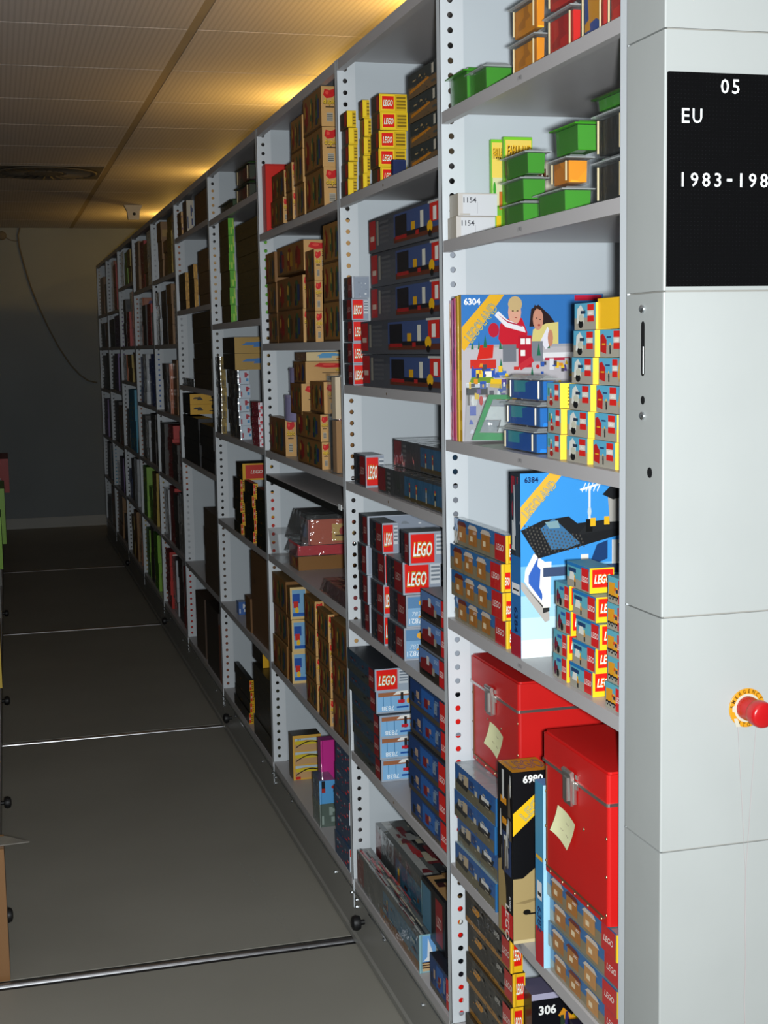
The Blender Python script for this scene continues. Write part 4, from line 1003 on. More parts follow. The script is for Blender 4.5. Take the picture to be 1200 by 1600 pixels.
# second shelf: chests, wrapped boxes, black box
z = .597
def chest(x, y, z, Dx, Ly, H, lidh, label, front_note):
    t = empty('red_chest', (x, y, z+.0004)); tag(t, label, 'chest', 'red board storage chests')
    hb = H-lidh; r = .006
    def rounded(mb, z0, z1, inset, key):
        pts = []
        for (cx, cy, a0) in ((Dx-inset-r, Ly-inset-r, 0), (inset+r, Ly-inset-r, 90), (inset+r, inset+r, 180), (Dx-inset-r, inset+r, 270)):
            for k in range(4): a = math.radians(a0+30*k); pts.append((cx+r*math.cos(a), cy+r*math.sin(a)))
        n = len(pts); vs = [(p[0], p[1], z0) for p in pts]+[(p[0], p[1], z1) for p in pts]
        mb.mesh(vs, [tuple(range(n-1, -1, -1)), tuple(range(n, 2*n))]+[(i, (i+1) % n, (i+1) % n+n, i+n) for i in range(n)], key)
    mb = MB(); rounded(mb, 0, hb-.004, .002, 'chest')
    mb.box(-.001, .002, .014, Ly-.014, .012, .0145, 'brass'); mb.box(-.0006, .0025, Ly-.016, Ly-.0145, .012, hb-.012, 'brass')
    body = link('body', mb.data('body'), t)
    mb = MB()
    for yy_ in (.02, .045): mb.lathe([(.003, 0), (.0025, .0012)], (.002, .008, hb+.02+yy_*.8), (-1, 0, 0), 'brass', 8) if yy_ == .02 else None
    for zz_ in (.02, .09, .16, .225): 
        if zz_ < hb-.01:
            mb.lathe([(.003, 0), (.0025, .0012)], (.002, .008, zz_), (-1, 0, 0), 'brass', 8); mb.lathe([(.003, 0), (.0025, .0012)], (.002, Ly-.008, zz_), (-1, 0, 0), 'brass', 8)
    for k in range(5): mb.lathe([(.003, 0), (.0025, .0012)], (.002, .03+(Ly-.06)*k/4, .006), (-1, 0, 0), 'brass', 8)
    for yy_ in (Ly*.36, Ly*.64): mb.lathe([(.0035, 0), (.0028, .0012)], (.002, yy_, hb*.64), (-1, 0, 0), 'brass', 8)
    link('rivet', mb.data('rivet'), body)
    mb = MB(); rounded(mb, hb, H-.004, 0, 'chest'); rounded(mb, H-.004, H, .004, 'chest'); lid = link('lid', mb.data('lid'), t)
    mb = MB(); rounded(mb, hb-.005, hb+.001, -.0022, 'chrome'); link('metal_edge', mb.data('edge'), t)
    # latch
    cy = Ly*.53; mb = MB()
    mb.box(-.004, 0, cy-.022, cy+.022, hb-.044, hb-.004, 'chrome'); mb.frustum((-.009, -.003, cy-.016, cy+.016), (-.011, -.003, cy-.019, cy+.019), hb-.048, hb+.012, 'chrome'); mb.box(-.014, -.009, cy-.009, cy+.009, hb-.040, hb+.004, 'chrome')
    mb.tube([(-.008, cy-.020, hb+.014), (-.008, cy+.020, hb+.014)], .0045, 'chrome', 8)
    for s_ in (-.028, .028): mb.box(-.003, .0, cy+s_-.004, cy+s_+.004, hb-.014, hb-.002, 'chrome'); mb.box(-.003, .0, cy+s_-.004, cy+s_+.004, hb+.006, hb+.014, 'chrome')
    link('latch', mb.data('latch'), t)
    # sticky note, curling off the front
    ny, nz = front_note; mb = MB(); n = 6
    def npt(i, j):      # i along down the aisle, j up
        a, c = (i/n-.5)*.062, (j/n-.5)*.058; ca, sa = math.cos(.35), math.sin(.35); p, q_ = a*ca-c*sa, a*sa+c*ca
        curl = ((i/n)**3)*.010 + (1-j/n)**2*.008
        return (-.0012-curl, ny+p, nz+q_)
    vs = [npt(i, j) for i in range(n+1) for j in range(n+1)]
    mb.mesh(vs, [(i*(n+1)+j, i*(n+1)+j+1, (i+1)*(n+1)+j+1, (i+1)*(n+1)+j) for i in range(n) for j in range(n)], 'note')
    vs2 = [(v[0]-.0004, v[1], v[2]) for v in vs]
    nt_ = smooth(link('sticky_note', mb.data('note'), t))
    mb = MB()
    for (i, j) in ((2, 4), (3, 2), (1, 2)):
        a = Vector(npt(i, j)); b_ = Vector(npt(i+1, j)); a.x -= .0006; b_.x -= .0006
        pts = [a.lerp(b_, s_/6)+Vector((0, 0, .002*math.sin(s_*2.2))) for s_ in range(7)]; mb.tube(pts, .0003, 'cable', 4)
    link('handwriting', mb.data('handwriting'), nt_)
    mb = MB(); hx = Dx*.5; mb.tube([(Dx*.33, Ly*.97, H), (Dx*.33, Ly*.97, H+.010), (Dx*.67, Ly*.97, H+.010), (Dx*.67, Ly*.97, H)], .0022, 'white', 6); link('carry_handle', mb.data('handle'), lid)
    return t
# wrapped blue stack at the side panel, chest behind on top of it
st_ = stack(1, 1, st_boatblue(), 712, 778, None, 1248, 4, 'wrapped blue box with ship picture', 'left of black box', off=.0, depth=.36, jitter=.005, styles=[st_boatblue()])
zst = st_[-1].location.z + (ray(780, 1230, X=1.0).z-z)*0
ZC = max(v.co.z for v in st_[0].data.vertices)
top_z = st_[-1].location.z+ZC+.0006
Yn1 = along(810, 1.045, .95)
chest(1.045, Yn1, top_z, .38, 3.055-Yn1, ray(810, 1068, X=1.045).z-top_z, .062, 'red chest with metal latch, standing behind the black 6980 box', (.13, .092))
# black 6980 box, sticking out over the lip
X8 = .975; yn8 = along(802, X8, z+.1); yf8 = along(779, X8, z+.1); w8 = across(851, yn8, z+.2)-X8; H8 = ray(802, 1209, X=X8).z-z
mb = MB(); q = sides(mb, max(w8, .085), yf8-yn8, H8, 'card', dict(all='#0d0d10', top='#c08a20'))
f = q['end']; f.poly([(0, 0), (1, 0), (1, .42), (.6, .44), (.25, .38), (0, .38)], '#a89263'); f.poly([(.05, .24), (.6, .26), (.9, .24), (.6, .245), (.3, .23)], '#8c7850')
f.ell(.35, .18, .10, .016, '#141210'); f.rect(.4, .165, .95, .175, '#141210'); f.ell(.85, .08, .12, .03, '#2a241c'); f.rect(0, .0, 1, .02, '#cbb98c')
f.poly([(0, .63), (1.0, .83), (1, .945), (0, .76)], '#ecbc1c') ; f.text('LEGOLAND'[:4], .55, .80, .055, '#3c90a0', .02, 0, None, math.radians(44), 1.0); f.text('LEGO', .55, .80, .055, '#ecbc1c', -.012, 0, None, math.radians(44), 1.0)
f.text('6980', .52, .955, .042, WHITE, .035, 0, .78)
f = q['front']; f.poly([(0, 0), (.6, 0), (.5, .3), (.3, .45), (0, .42)], '#a08858'); f.rect(.2, .02, .95, .16, '#cc1c1c'); f.text('LEGO', .6, .09, .06, '#e8dcd4', .02, 0, 1.5, -PI/2); f.rect(.3, .38, .9, .62, '#2a3c64'); f.rect(.4, .42, .7, .6, '#c8c8c4'); f.rect(.3, .66, .6, .7, '#d89020'); f.rect(.2, .78, .6, .82, '#d89020'); f.text('6980', .8, .22, .03, '#e0e0e0', .01, 0, 2.5, -PI/2)
clutter(f, random.Random(2), ['#1c1c24', '#2c3c5c', '#5c5040', '#c8c8c4'], 8, .25, .9, .08, .2)
f = q['top']; f.rect(0, 0, 1, 1, '#b8841c'); f.text('LEGO', .55, .55, .6, '#3c5478', .03, 0, .85); f.text('LEGO', .55, .55, .6, '#b8841c', -.015, 0, .85)
tag(link('toy_box', mb.data('box'), None, (X8, yn8, z+.0004)), 'tall black box printed 6980 with yellow diagonal band', 'box')
# thin light blue box
X9 = .992; yn9 = along(849, .992, .95)+.0012; yf9 = along(837, X9, z+.1)
mb = MB(); q = sides(mb, .022, max(.02, yf9-yn9), ray(845, 1225, X=X9).z-z, 'card', dict(all='#3c8cc0', end='#9ccce0'))
f = q['front']; f.rect(0, 0, 1, .2, '#c42430'); f.rect(0, .6, 1, 1, '#4c94b8'); f.rect(.2, .36, .8, .46, '#e8e8e8'); f.rect(.3, .38, .7, .40, '#282828'); f.text('6382', .5, .25, .05, '#0c2a60', .02, 0, 3.0, -PI/2); f.rect(.1, .58, .9, .6, '#e8b428')
tag(link('toy_box', mb.data('box'), None, (X9, yn9, z+.0004)), 'narrow light blue box standing between the black box and red chest', 'box')
# stack beneath second chest
X2 = 1.0
yf2 = along(857, X2, z+.1); yn2 = POST[0]+.035; me_z = .205; n4 = 4; Hs = .0515
me4 = carton_mesh(st_buildings(), .30, yf2-yn2, Hs-.0012, 4)
for i in range(4):
    o = link('toy_box', me4, None, (X2+jit.uniform(-.003, .003), yn2+jit.uniform(-.004, .004), z+i*Hs+.0004))
    tag(o, 'blue box with building picture, %s, under the near red chest' % row_word(i, 4), 'box', 'blue boxes under the near red chest')
zc2 = z+4*Hs+.0006; yC2 = along(949, .992, .95)
chest(.992, yC2, zc2, .40, along(849, .992, .95)-yC2, ray(958, 1215, X=.992).z-zc2, .056, 'red chest with latch and note, standing on blue boxes by the near post', ((along(849, .992, .95)-yC2)*.60, .125))
# bottom shelf
stack(1, 0, st_blackyellow(), 727, 800, 818, 1440, 5, 'black box with yellow edge', 'at the side panel', off=.0, jitter=.006, depth=.2)
X6 = .99; yn6 = along(818, X6, .35)-.08; mb = MB(); zt6 = .47
q = sides(mb, .12, .075, .27, 'card', dict(all='#0f0f14', top='#5c5870')); f = q['end']; f.text('306', .3, .86, .07, WHITE, .03, 0, .4); f.rect(0, .95, 1, 1, '#a8a4bc'); f.poly([(.1, .3), (.9, .7), (.9, .85), (.1, .48)], '#e8c01c'); f.poly([(.5, .8), (.8, .7), (.85, .75), (.6, .86)], '#d89020'); clutter(f, random.Random(3), ['#342c5c', '#d8b020', '#2c3c2c'], 8)
yy6 = along(818, XF+.05, .4)
tag(link('toy_box', mb.data('box'), None, (XF+.03, yy6-.10, .1904)), 'black box printed 306 low beside the black and yellow stack', 'box')
stack(1, 0, st_pair('#15121e', ['#3c2458', '#8c6a1c', '#2c2c3c'], '#2c2440'), 890, 975, None, 1690, 1, 'dark violet box', 'at the near post', off=.02)

# =============================== second bay
B = 2
stack(2, 5, st_yellowend(False), 533, 545, 559, 171, 5, 'yellow ended brown box', 'farthest stack', depth=.1)
stack(2, 5, st_yellowend(False), 561, 568, 577, 154, 5, 'yellow ended dark box', 'second stack')
stack(2, 5, st_yellowend(True), 580, 593, 636, 144, 5, 'yellow box with red square end', 'third stack')
stack(2, 5, st_plain('#1c2c58', '#16244c'), 608, 612, 632, 249, 1, 'small navy box', 'before the yellow stack', off=-.0)
stack(2, 5, st_sienna(), 638, 693, None, 82, 4, 'large brown box with street picture', 'by the near post', depth=.38)
g5 = st_greylogo()
stack(2, 4, None, 537, 552, 578, 431, 5, ['narrow grey box with red end']*4+['narrow film wrapped box with pale end'], 'farthest stack', off=.0, styles=[g5, g5, g5, g5, st_greylogo(None, 'wrap', 'pale')])
TRN = st_train()
T1 = stack(2, 4, TRN, 566, 694, None, 492, 2, 'wide grey box with locomotive picture', 'by near post', off=.006, depth=.42, rw=(0, 5))
zt = T1[-1].location.z+max(v.co.z for v in T1[0].data.vertices)+.0004
stack(2, 4, TRN, 579, 694, None, 304, 3, 'wide grey box with locomotive picture', 'by near post', off=.02, depth=.42, z0=zt, rw=(2, 5))
stack(2, 3, st_greylogo(), 552, 571, 600, 712, 1, 'wrapped grey box with red end', 'alone at the side panel', off=.0)
o_ = stack(2, 3, st_train(), 592, 697, None, 805, 1, 'grey box with figures picture', 'lower of the pair', depth=.4) if False else None
def fixed(b, k, style, X, y0, y1, D, z0, H, look, seed=1, name='toy_box', cat='box', group=None):
    me = carton_mesh(style, D, y1-y0, H, seed); o = link(kind_of(style, look), me, None, (X, y0, z0+.0004)); tag(o, look, cat, group); return o
def st_figs():
    def p(q, rng):
        f = q['front']; f.rect(0, .0, 1, 1, '#3b3d40'); f.rect(0, .1, .12, .95, '#7c1820'); stripes(f, .15, .2, .2, .9, 4, '#6c6c6c'); f.rect(.42, .12, 1, .9, '#2c5878'); f.rect(.42, .06, 1, .2, '#4a3c1c')
        for u, c in ((.5, '#8c2018'), (.6, '#a04830'), (.74, '#b8bcc0'), (.86, '#20242c')): minifig(f, u, .18, .5, c, '#c8b890', '#c02018')
        q['top'].rect(.05, .02, .95, .98, '#60605c')
    return dict(all='#3a3c40', top='#6a6c6c', end='#7c8088'), p, 'wrap'
ya = along(592, 1.01, 1.5); yb = POST[1]+.03
fixed(2, 3, st_figs(), 1.008, yb, ya, .40, 1.43, .072, 'grey box with figures picture, lower of two, fourth shelf, second bay', 3)
fixed(2, 3, st_figs(), 1.05, yb, along(616, 1.05, 1.5), .36, 1.5035, .072, 'grey box with figures picture, upper of two, fourth shelf, second bay', 5)
stack(2, 2, st_greylogo(None, 'card', 'pale'), 562, 576, None, 808, 4, 'dark grey red ended box', 'at side panel', off=.0)
stack(2, 2, st_greylogo(), 581, 602, 626, 819, 4, 'wrapped grey box with red end', 'second stack', off=.0)
gl = [st_greylogo('7821', 'card'), st_greylogo('7821', 'card'), st_greylogo(), st_greylogo()]
G3 = stack(2, 2, None, 606, 633, 692, 880, 3, ['grey box with sky picture end', 'grey box with sky picture end', 'grey box with large red square'], 'third stack', off=.0, styles=[gl[0], gl[0], gl[2]], rw=(0, 4))
zt = G3[-1].location.z+max(v.co.z for v in G3[0].data.vertices)+.0004
stack(2, 2, gl[2], 626, 640, 698, 832, 1, 'grey box with large red square', 'third stack', off=.0, z0=zt, rw=(3, 4))
stack(2, 2, st_redtrain(), 656, 701, None, 944, 3, 'blue box with red train picture', 'by near post', off=-.0, depth=.2)
g8 = [st_7838()]*4+[st_7838(True)]
stack(2, 1, None, 546, 592, 645, 1050, 5, ['dark box with printed 7838 end']*4+['dark box with red square end'], 'far stack', off=-.01, styles=g8, jitter=.012)
stack(2, 1, st_bluered(), 640, 703, None, 1105, 5, 'blue box with red square', 'near stack', off=.0, depth=.35, jitter=.006)
# bottom: long wrapped train boxes
def st_long():
    def p(q, rng):
        f = q['front']; f.rect(0, 0, 1, 1, '#4c5050'); f.rect(0, .1, .12, .9, '#6c1c20'); f.rect(.45, .25, 1, .85, '#3c6880'); f.rect(.4, .0, 1, .25, '#7a4c1c'); minifig(f, .52, .25, .5, '#9c5c44'); clutter(f.sub(.4, .1, 1, .8), rng, ['#7c4c28', '#50809c', '#8c9c9c', '#502018'], 10)
        f = q['end']; f.rect(.04, .04, .96, .96, '#6ca0d4'); f.rect(.04, .04, .96, .25, '#c4a478'); f.poly([(.2, .3), (.9, .3), (.8, .5), (.5, .9), (.45, .4)], '#e0e4e8'); stripes(f, .1, .1, .95, .3, 3, '#402820')
        t = q['top']; t.rect(0, 0, 1, 1, '#5c5e5c'); t.rect(.08, 0, .2, 1, '#a8a8a4'); t.rect(.3, 0, .42, .8, '#1c1c20'); clutter(t, rng, ['#6c1c24', '#b0a890', '#2c2c30', '#8c8c88', '#a8282c'], 26, .05, .9, .04, .2)
    return dict(all='#565a5a', top='#6c6c68', end='#86b0b8'), p, 'wrap'
yA = POST[2]-.03
fixed(2, 0, st_long(), 1.0, along(656, 1.0, .25), yA, .045, .19, .105, 'long wrapped blue grey box at the lip, bottom shelf, second bay', 4)
fixed(2, 0, st_long(), 1.056, along(659, 1.05, .3)+.012, yA-.02, .20, .19, .19, 'large wrapped train box with picture top, bottom shelf, second bay', 6)
def st_blackred():
    def p(q, rng):
        f = q['front']; f.rect(0, 0, 1, 1, '#141416'); f.rect(0, .1, .4, .9, '#4c7890'); f.rect(.6, .1, .9, .9, '#8c1c20'); f.text('LEGO', .75, .5, .2, '#c8a8a0', .02, .2, .2)
        f = q['end']; logo(f, .1, .35, .9, .95); t = q['top']; t.rect(.05, .05, .95, .95, '#a07c50'); clutter(t, rng, ['#101014', '#7c5c34', '#301418', '#101010'], 16, .1, .8, .1, .3)
    return dict(all='#101013', top='#18181c'), p, 'card'
yk = along(690, 1.02, .3); yk0 = POST[1]+.04
fixed(2, 0, st_blackred(), 1.03, max(yk, yk0), along(660, 1.03, .35), .2, .19+.092, .145, 'black box with red square end near the lip, bottom shelf', 3)
fixed(2, 0, st_bluered(), 1.005, yk0, along(672, 1.005, .25), .2, .19, .09, 'dark blue box beside the near post, bottom shelf, second bay', 3)

# =============================== third bay
K = [st_kraft(0), st_kraft(1), st_kraft(2)]
Kp = st_kraft(0, 1, 'plain')
def st_redplain():
    def p(q, rng): q['end'].rect(.03, .03, .97, .97, '#d8200f')
    return dict(all='#c81c10', top='#a81410'), p, 'card'
stack(3, 6, st_redplain(), 411, 417, 456, 254, 1, 'tall plain bright red box', 'at the side panel', off=.01)
stack(3, 6, K[1], 424, 443, 446, 264, 2, 'brown picture box', 'beside red box', off=-.01)
stack(3, 6, K[0], 446, 456, 461, 252, 2, 'brown box with cream edge', 'third from side panel', off=-.01)
stack(3, 6, K[2], 457, 475, None, 176, 3, 'tan brown picture box', 'left tall stack', off=.0)
stack(3, 6, K[0], 476, 505, 532, 124, 3, 'large brown box with red motif', 'right tall stack', off=.0)
stack(3, 5, Kp, 418, 432, None, 392, 3, 'dull brown box', 'at side panel', off=.0)
stack(3, 5, K[1], 434, 474, 490, 428, 2, 'brown box with figures', 'left stack', off=.0)
zz = .0
fixed(3, 5, K[0], 1.0, along(475, 1.0, 2.1), along(434, 1.0, 2.1), .12, hgt(475, 424), .10, 'brown box with red and yellow end, on the left stack, fifth shelf', 2)
stack(3, 5, st_kraft(1, 1, 'toy'), 477, 492, 504, 388, 3, 'brown box with pale end', 'middle stack', off=.0)
stack(3, 5, K[2], 505, 536, None, 340, 3, 'wide brown picture box', 'by near post', off=.0)
# fourth shelf (index 4)
stack(3, 4, K[1], 420, 445, 462, 655, 1, 'brown box with red and yellow end', 'by the side panel', off=.0)
def lilac(xc, zc, r, label):
    mb = MB(); y = along(xc, 1.06, zc); mb.lathe([(r, 0), (r*1.04, .015), (r*1.04, .06), (r, .075)], (1.06, y, zc+r), (0, -1, 0), 'lilac', 28); o = link('round_tub', mb.data('tub')); tag(o, label, 'tub', 'pale round tubs'); return o
M['lilac'] = plain('lilac_plastic', '#8a84a8', 0.3, 0, 0.05, 20, 0, .5)
def drum(xl, xr, X, z0, z1, label):
    y1 = along(xl, X, z0+.03); y0 = along(xr, X, z0+.03); mb = MB(); cy = (y0+y1)/2; r = (y1-y0)/2; y1 = min(y1, POST[3]-.01)
    prof = [(r*.92, 0), (r, .006), (r*.97, .012), (r*.97, z1-z0-.014), (r, z1-z0-.008), (r*.96, z1-z0-.001)]
    mb.lathe(prof, (X+r, cy, z0+.0004), (0, 0, 1), 'lilac', 24); tag(smooth(link('round_tub', mb.data('tub'))), label, 'tub', 'pale lilac round tubs')
drum(438, 452, 1.0, 1.437+.128, 1.437+.225, 'lilac round tub, lower one above brown boxes, third bay')
drum(445, 459, 1.02, 1.437+.227, 1.437+.322, 'lilac round tub, upper one under the shelf, third bay')
R2 = stack(3, 4, K[0], 464, 502, 515, 648, 2, 'dark brown box', 'double stack', off=.0)
R3z = 1.437+.128
fixed(3, 4, Kp, 1.0, along(462, 1.0, 1.5), along(447, 1.0, 1.5)+.0, .2, 1.437, .127, 'plain brown box beside red and yellow ended box, third bay', 1) if False else None
fixed(3, 4, K[1], 1.0, along(472, 1.0, 1.6), along(455, 1.0, 1.6), .10, 1.437+.165, .105, 'small brown box with red spot, left of the middle row, third bay', 3)
fixed(3, 4, K[2], 1.0, along(507, 1.0, 1.6), along(486, 1.0, 1.6), .07, R2[-1].location.z+.093, .10, 'dark brown box with cream end, right of the middle row', 4)
fixed(3, 4, K[0], 1.01, along(478, 1.01, 1.7), along(460, 1.01, 1.7), .24, 1.437+.271, .074, 'brown box with large red and yellow emblem end, third bay', 5)
fixed(3, 4, st_pair('#5c4430', ['#3c4c64', '#7c2820', '#8c7444'], '#d8c090', ['#5c9cc8', '#c8782c', '#6c1c1c', '#dce4a0', '#5c9cc8']), 1.03, along(479, 1.03, 1.75), along(462, 1.03, 1.75), .27, 1.437+.346, .03, 'flat box with blue picture end, under the shelf, third bay', 5)
# tall clear box with cream and tan contents
yT = along(521, .998, 1.5); t = empty('clear_box', (.998, yT, 1.4374)); tag(t, 'tall clear plastic box with cream and tan contents, third bay, by post', 'clear box')
Lt = along(516, .998, 1.5)-yT+.02; Wt = across(538, yT, 1.5)-.998
mb = MB(); mb.box(0, Wt, 0, Lt, 0, .31, 'clear'); link('shell', mb.data('shell'), t)
mb = MB(); mb.box(.012, Wt-.006, .006, Lt-.006, .003, .165, 'kraft'); link('tan_carton', mb.data('tan'), t)
M['cream'] = plain('cream_card', '#d8c4a4', 0.5, 0, 0.04, 8)
mb = MB(); mb.box(.012, Wt-.006, .006, Lt-.006, .17, .30, 'cream'); link('cream_carton', mb.data('cream'), t)
stack(3, 4, Kp, 527, 537, None, 590, 1, 'plain tan carton', 'behind the clear box', off=.04)
# third shelf (index 2): loose red sets in bags
z = 1.03
def st_orange():
    def p(q, rng):
        f = q['end']; f.rect(0, 0, 1, 1, '#b4553a'); f.rect(.40, .12, .78, .80, '#c8a45c'); f.ell(.62, .5, .1, .2, '#a82828'); f.rect(.45, .3, .72, .36, '#5c3418'); f.rect(.84, .4, .98, .52, '#e4e0d8'); f.rect(.89, .28, .93, .64, '#e4e0d8')
        q['front'].rect(.1, .1, .9, .9, '#5c1c24'); q['front'].ell(.5, .5, .3, .3, '#1c3c8c')
    return dict(all='#8c2c24', top='#3c3430'), p, 'wrap'
kb = fixed(3, 2, Kp, 1.02, along(466, 1.02, 1.1), along(452, 1.02, 1.1), .25, z, .05, 'flat kraft box at the base of the bagged red sets', 2)
yo = along(466, 1.02, 1.1)
t = empty('bagged_set', (1.02, yo+.0, z+.0515)); tag(t, 'bright red set in a crumpled clear bag on a kraft box, third bay', 'toy pack')
mb = MB(); mb.box(.0, .20, .01, .17, 0.001, .055, 'redset'); M['redset'] = plain('red_set_card', '#c01828', 0.35, 0, 0.1, 12); link('red_card', mb.data('card'), t)
mb = MB(); mb.frustum((-.012, .215, -.006, .19), (.01, .19, .01, .17), 0.0, .064, 'film'); link('clear_bag', mb.data('bag'), t)
yq = along(482, 1.02, 1.2)
t2 = empty('bagged_set', (1.02, yq, z+.118)); tag(t2, 'orange and red box with yellow crest in a large clear bag, third bay', 'toy pack')
cols_, paint_, key_ = st_orange(); mb = MB(); q = sides(mb, .21, .14, .088, key_, cols_); paint_(q, random.Random(1)); link('carton', mb.data('carton'), t2)
mb = MB(); mb.frustum((-.03, .225, -.008, .26), (-.004, .22, -.004, .22), -.001, .105, 'film'); link('clear_bag', mb.data('bag'), t2)
t3 = empty('bagged_set', (1.01, along(520, 1.01, 1.05), z+.0006)); tag(t3, 'flat dark red set in a glossy bag lying by the near post', 'toy pack')
mb = MB(); M['darkredset'] = plain('dark_red_set_card', '#8c1822', 0.35, 0, 0.12, 12, 0, .8); L3 = along(493, 1.01, 1.05)-along(545, 1.01, 1.05)-.03
mb.frustum((0, .16, -L3*.5, L3*.35), (.01, .13, -L3*.45, L3*.3), 0, .035, 'darkredset'); link('red_card', mb.data('card'), t3)
mb = MB(); mb.frustum((-.008, .18, -L3*.52, L3*.37), (.005, .14, -L3*.47, L3*.32), -.0002, .042, 'film'); link('clear_bag', mb.data('bag'), t3)
t4 = empty('clear_tray', (.985, along(447, 1.0, 1.1)+.07, z+.0004)); tag(t4, 'empty clear plastic tray tilted against the side panel, third bay', 'tray')
mb = MB(); mb.frustum((.01, .12, .01, .18), (0, .13, 0, .20), 0, .11, 'clear'); link('tray', mb.data('tray'), t4)
mb = MB(); mb.box(XF-.0062, XF-.0045, along(535, XF, 1.345)-.01, along(535, XF, 1.345)+.03, 1.335, 1.352, 'white'); tag(link('white_tag', mb.data('tag')), 'small white tag hanging on the loose shelf edge, third bay', 'tag')
# second shelf: brown boxes
stack(3, 1, Kp, 427, 449, None, 912, 3, 'dark brown box', 'at the side panel', off=.0)
stack(3, 1, st_kraft(0, 1, 'pic'), 451, 457, 482, 921, 3, 'cream edged box with blue picture', 'second stack', off=.0)
stack(3, 1, K[2], 479, 496, 510, 943, 4, 'brown box with arch pattern', 'third stack', off=.0)
stack(3, 1, K[0], 499, 517, 527, 963, 4, 'tan box with arch pattern', 'fourth stack', off=.0)
stack(3, 1, K[1], 520, 545, None, 985, 3, 'large tan box', 'by near post', off=.0)
# bottom shelf
def st_arch():
    def p(q, rng):
        f = q['end']; f.rect(0, 0, 1, 1, '#d8a848')
        for i in range(3):
            v = .04+i*.31; f.rect(.06, v, .95, v+.28, '#c49c6c'); f.rect(.08, v+.14, .95, v+.22, '#d8c02c'); f.poly([(.08, v+.22), (.5, v+.24), (.95, v+.2), (.95, v+.27), (.08, v+.28)], '#b8ccd4')
            pts = [(.1+.8*t_/8, v+.06+.13*math.sin(PI*t_/8*.75)) for t_ in range(9)]
            for a, b_ in zip(pts[:-1], pts[1:]): f.poly([a, b_, (b_[0], b_[1]+.025), (a[0], a[1]+.025)], '#18141c')
        f.rect(.08, .02, .25, .08, '#c82820'); f.text('1213', .22, .92, .03, '#202020', .02, 0, .25)
    return dict(all='#6c5c44', end='#d8a848', top='#3c3830'), p, 'card'
stack(3, 0, st_arch(), 451, 458, 502, 1152, 1, 'yellow picture box with black arches', 'at the side panel', off=.02)
stack(3, 0, st_pair('#7c2c68', ['#c83890', '#2c2c50'], '#c8308c', ['#e87820', '#48a8d0', '#281830', '#c84828', '#ecc8d8'], 'wrap'), 497, 503, 541, 1160, 1, 'bright pink box with coloured pictures', 'behind small boxes', off=.03)
stack(3, 0, None, 488, 500, 524, 1222, 2, ['clear wrapped grey green box', 'wrapped low box with sky picture'], 'before yellow box', off=.0, styles=[st_pair('#4c5854', ['#6c7c74', '#38443c'], '#56645c', ['#8c9c94', '#3c4c44'], 'wrap'), st_pair('#3c4858', ['#20304c', '#7c8c94'], '#58a0d8', ['#e8e4dc', '#20242c', '#a83028'], 'wrap')])
stack(3, 0, st_pair('#28384c', ['#b82028', '#c82028', '#3c5c8c', '#90989c', '#b82028'], '#c8d0d8', ['#d02c1c']), 524, 548, 554, 1180, 5, 'small red and blue box', 'by near post', off=.0)

# =============================== fourth bay
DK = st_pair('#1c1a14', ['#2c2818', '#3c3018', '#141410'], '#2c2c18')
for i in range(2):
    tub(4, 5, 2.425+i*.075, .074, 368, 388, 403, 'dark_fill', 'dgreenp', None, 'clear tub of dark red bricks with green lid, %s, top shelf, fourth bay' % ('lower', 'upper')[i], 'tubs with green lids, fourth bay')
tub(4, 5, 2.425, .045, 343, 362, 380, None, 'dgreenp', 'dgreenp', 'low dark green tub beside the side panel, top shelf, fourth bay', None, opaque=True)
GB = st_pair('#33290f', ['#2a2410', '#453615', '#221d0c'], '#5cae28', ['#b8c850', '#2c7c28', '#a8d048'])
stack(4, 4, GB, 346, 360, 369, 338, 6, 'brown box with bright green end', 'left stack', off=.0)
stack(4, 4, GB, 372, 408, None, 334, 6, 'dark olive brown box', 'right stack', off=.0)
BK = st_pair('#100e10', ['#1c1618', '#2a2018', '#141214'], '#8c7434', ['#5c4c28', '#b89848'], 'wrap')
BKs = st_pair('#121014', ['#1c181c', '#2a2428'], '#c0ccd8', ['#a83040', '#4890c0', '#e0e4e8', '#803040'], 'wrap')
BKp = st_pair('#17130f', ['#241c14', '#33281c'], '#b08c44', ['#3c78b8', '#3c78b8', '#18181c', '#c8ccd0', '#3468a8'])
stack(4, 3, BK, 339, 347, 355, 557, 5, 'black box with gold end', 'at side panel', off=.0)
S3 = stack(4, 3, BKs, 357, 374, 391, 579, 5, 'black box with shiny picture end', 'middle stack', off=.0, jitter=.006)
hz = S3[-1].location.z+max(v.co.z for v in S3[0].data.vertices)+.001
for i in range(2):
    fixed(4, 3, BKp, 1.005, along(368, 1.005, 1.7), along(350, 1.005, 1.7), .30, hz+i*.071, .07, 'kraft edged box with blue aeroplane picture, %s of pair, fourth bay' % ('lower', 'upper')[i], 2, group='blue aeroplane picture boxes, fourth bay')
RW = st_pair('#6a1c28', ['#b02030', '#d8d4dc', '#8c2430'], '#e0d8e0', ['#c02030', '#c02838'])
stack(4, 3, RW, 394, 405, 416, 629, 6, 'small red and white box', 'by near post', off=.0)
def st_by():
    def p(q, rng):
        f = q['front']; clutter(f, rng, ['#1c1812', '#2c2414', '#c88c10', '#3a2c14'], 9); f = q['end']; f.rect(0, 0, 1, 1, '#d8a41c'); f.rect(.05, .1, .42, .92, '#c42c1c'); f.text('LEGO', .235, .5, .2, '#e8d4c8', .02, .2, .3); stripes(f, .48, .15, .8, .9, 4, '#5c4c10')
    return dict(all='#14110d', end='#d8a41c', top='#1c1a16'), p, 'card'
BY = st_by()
SY = stack(4, 2, BY, 366, 377, 384, 750, 5, 'black box with yellow end', 'left stack', off=.0)
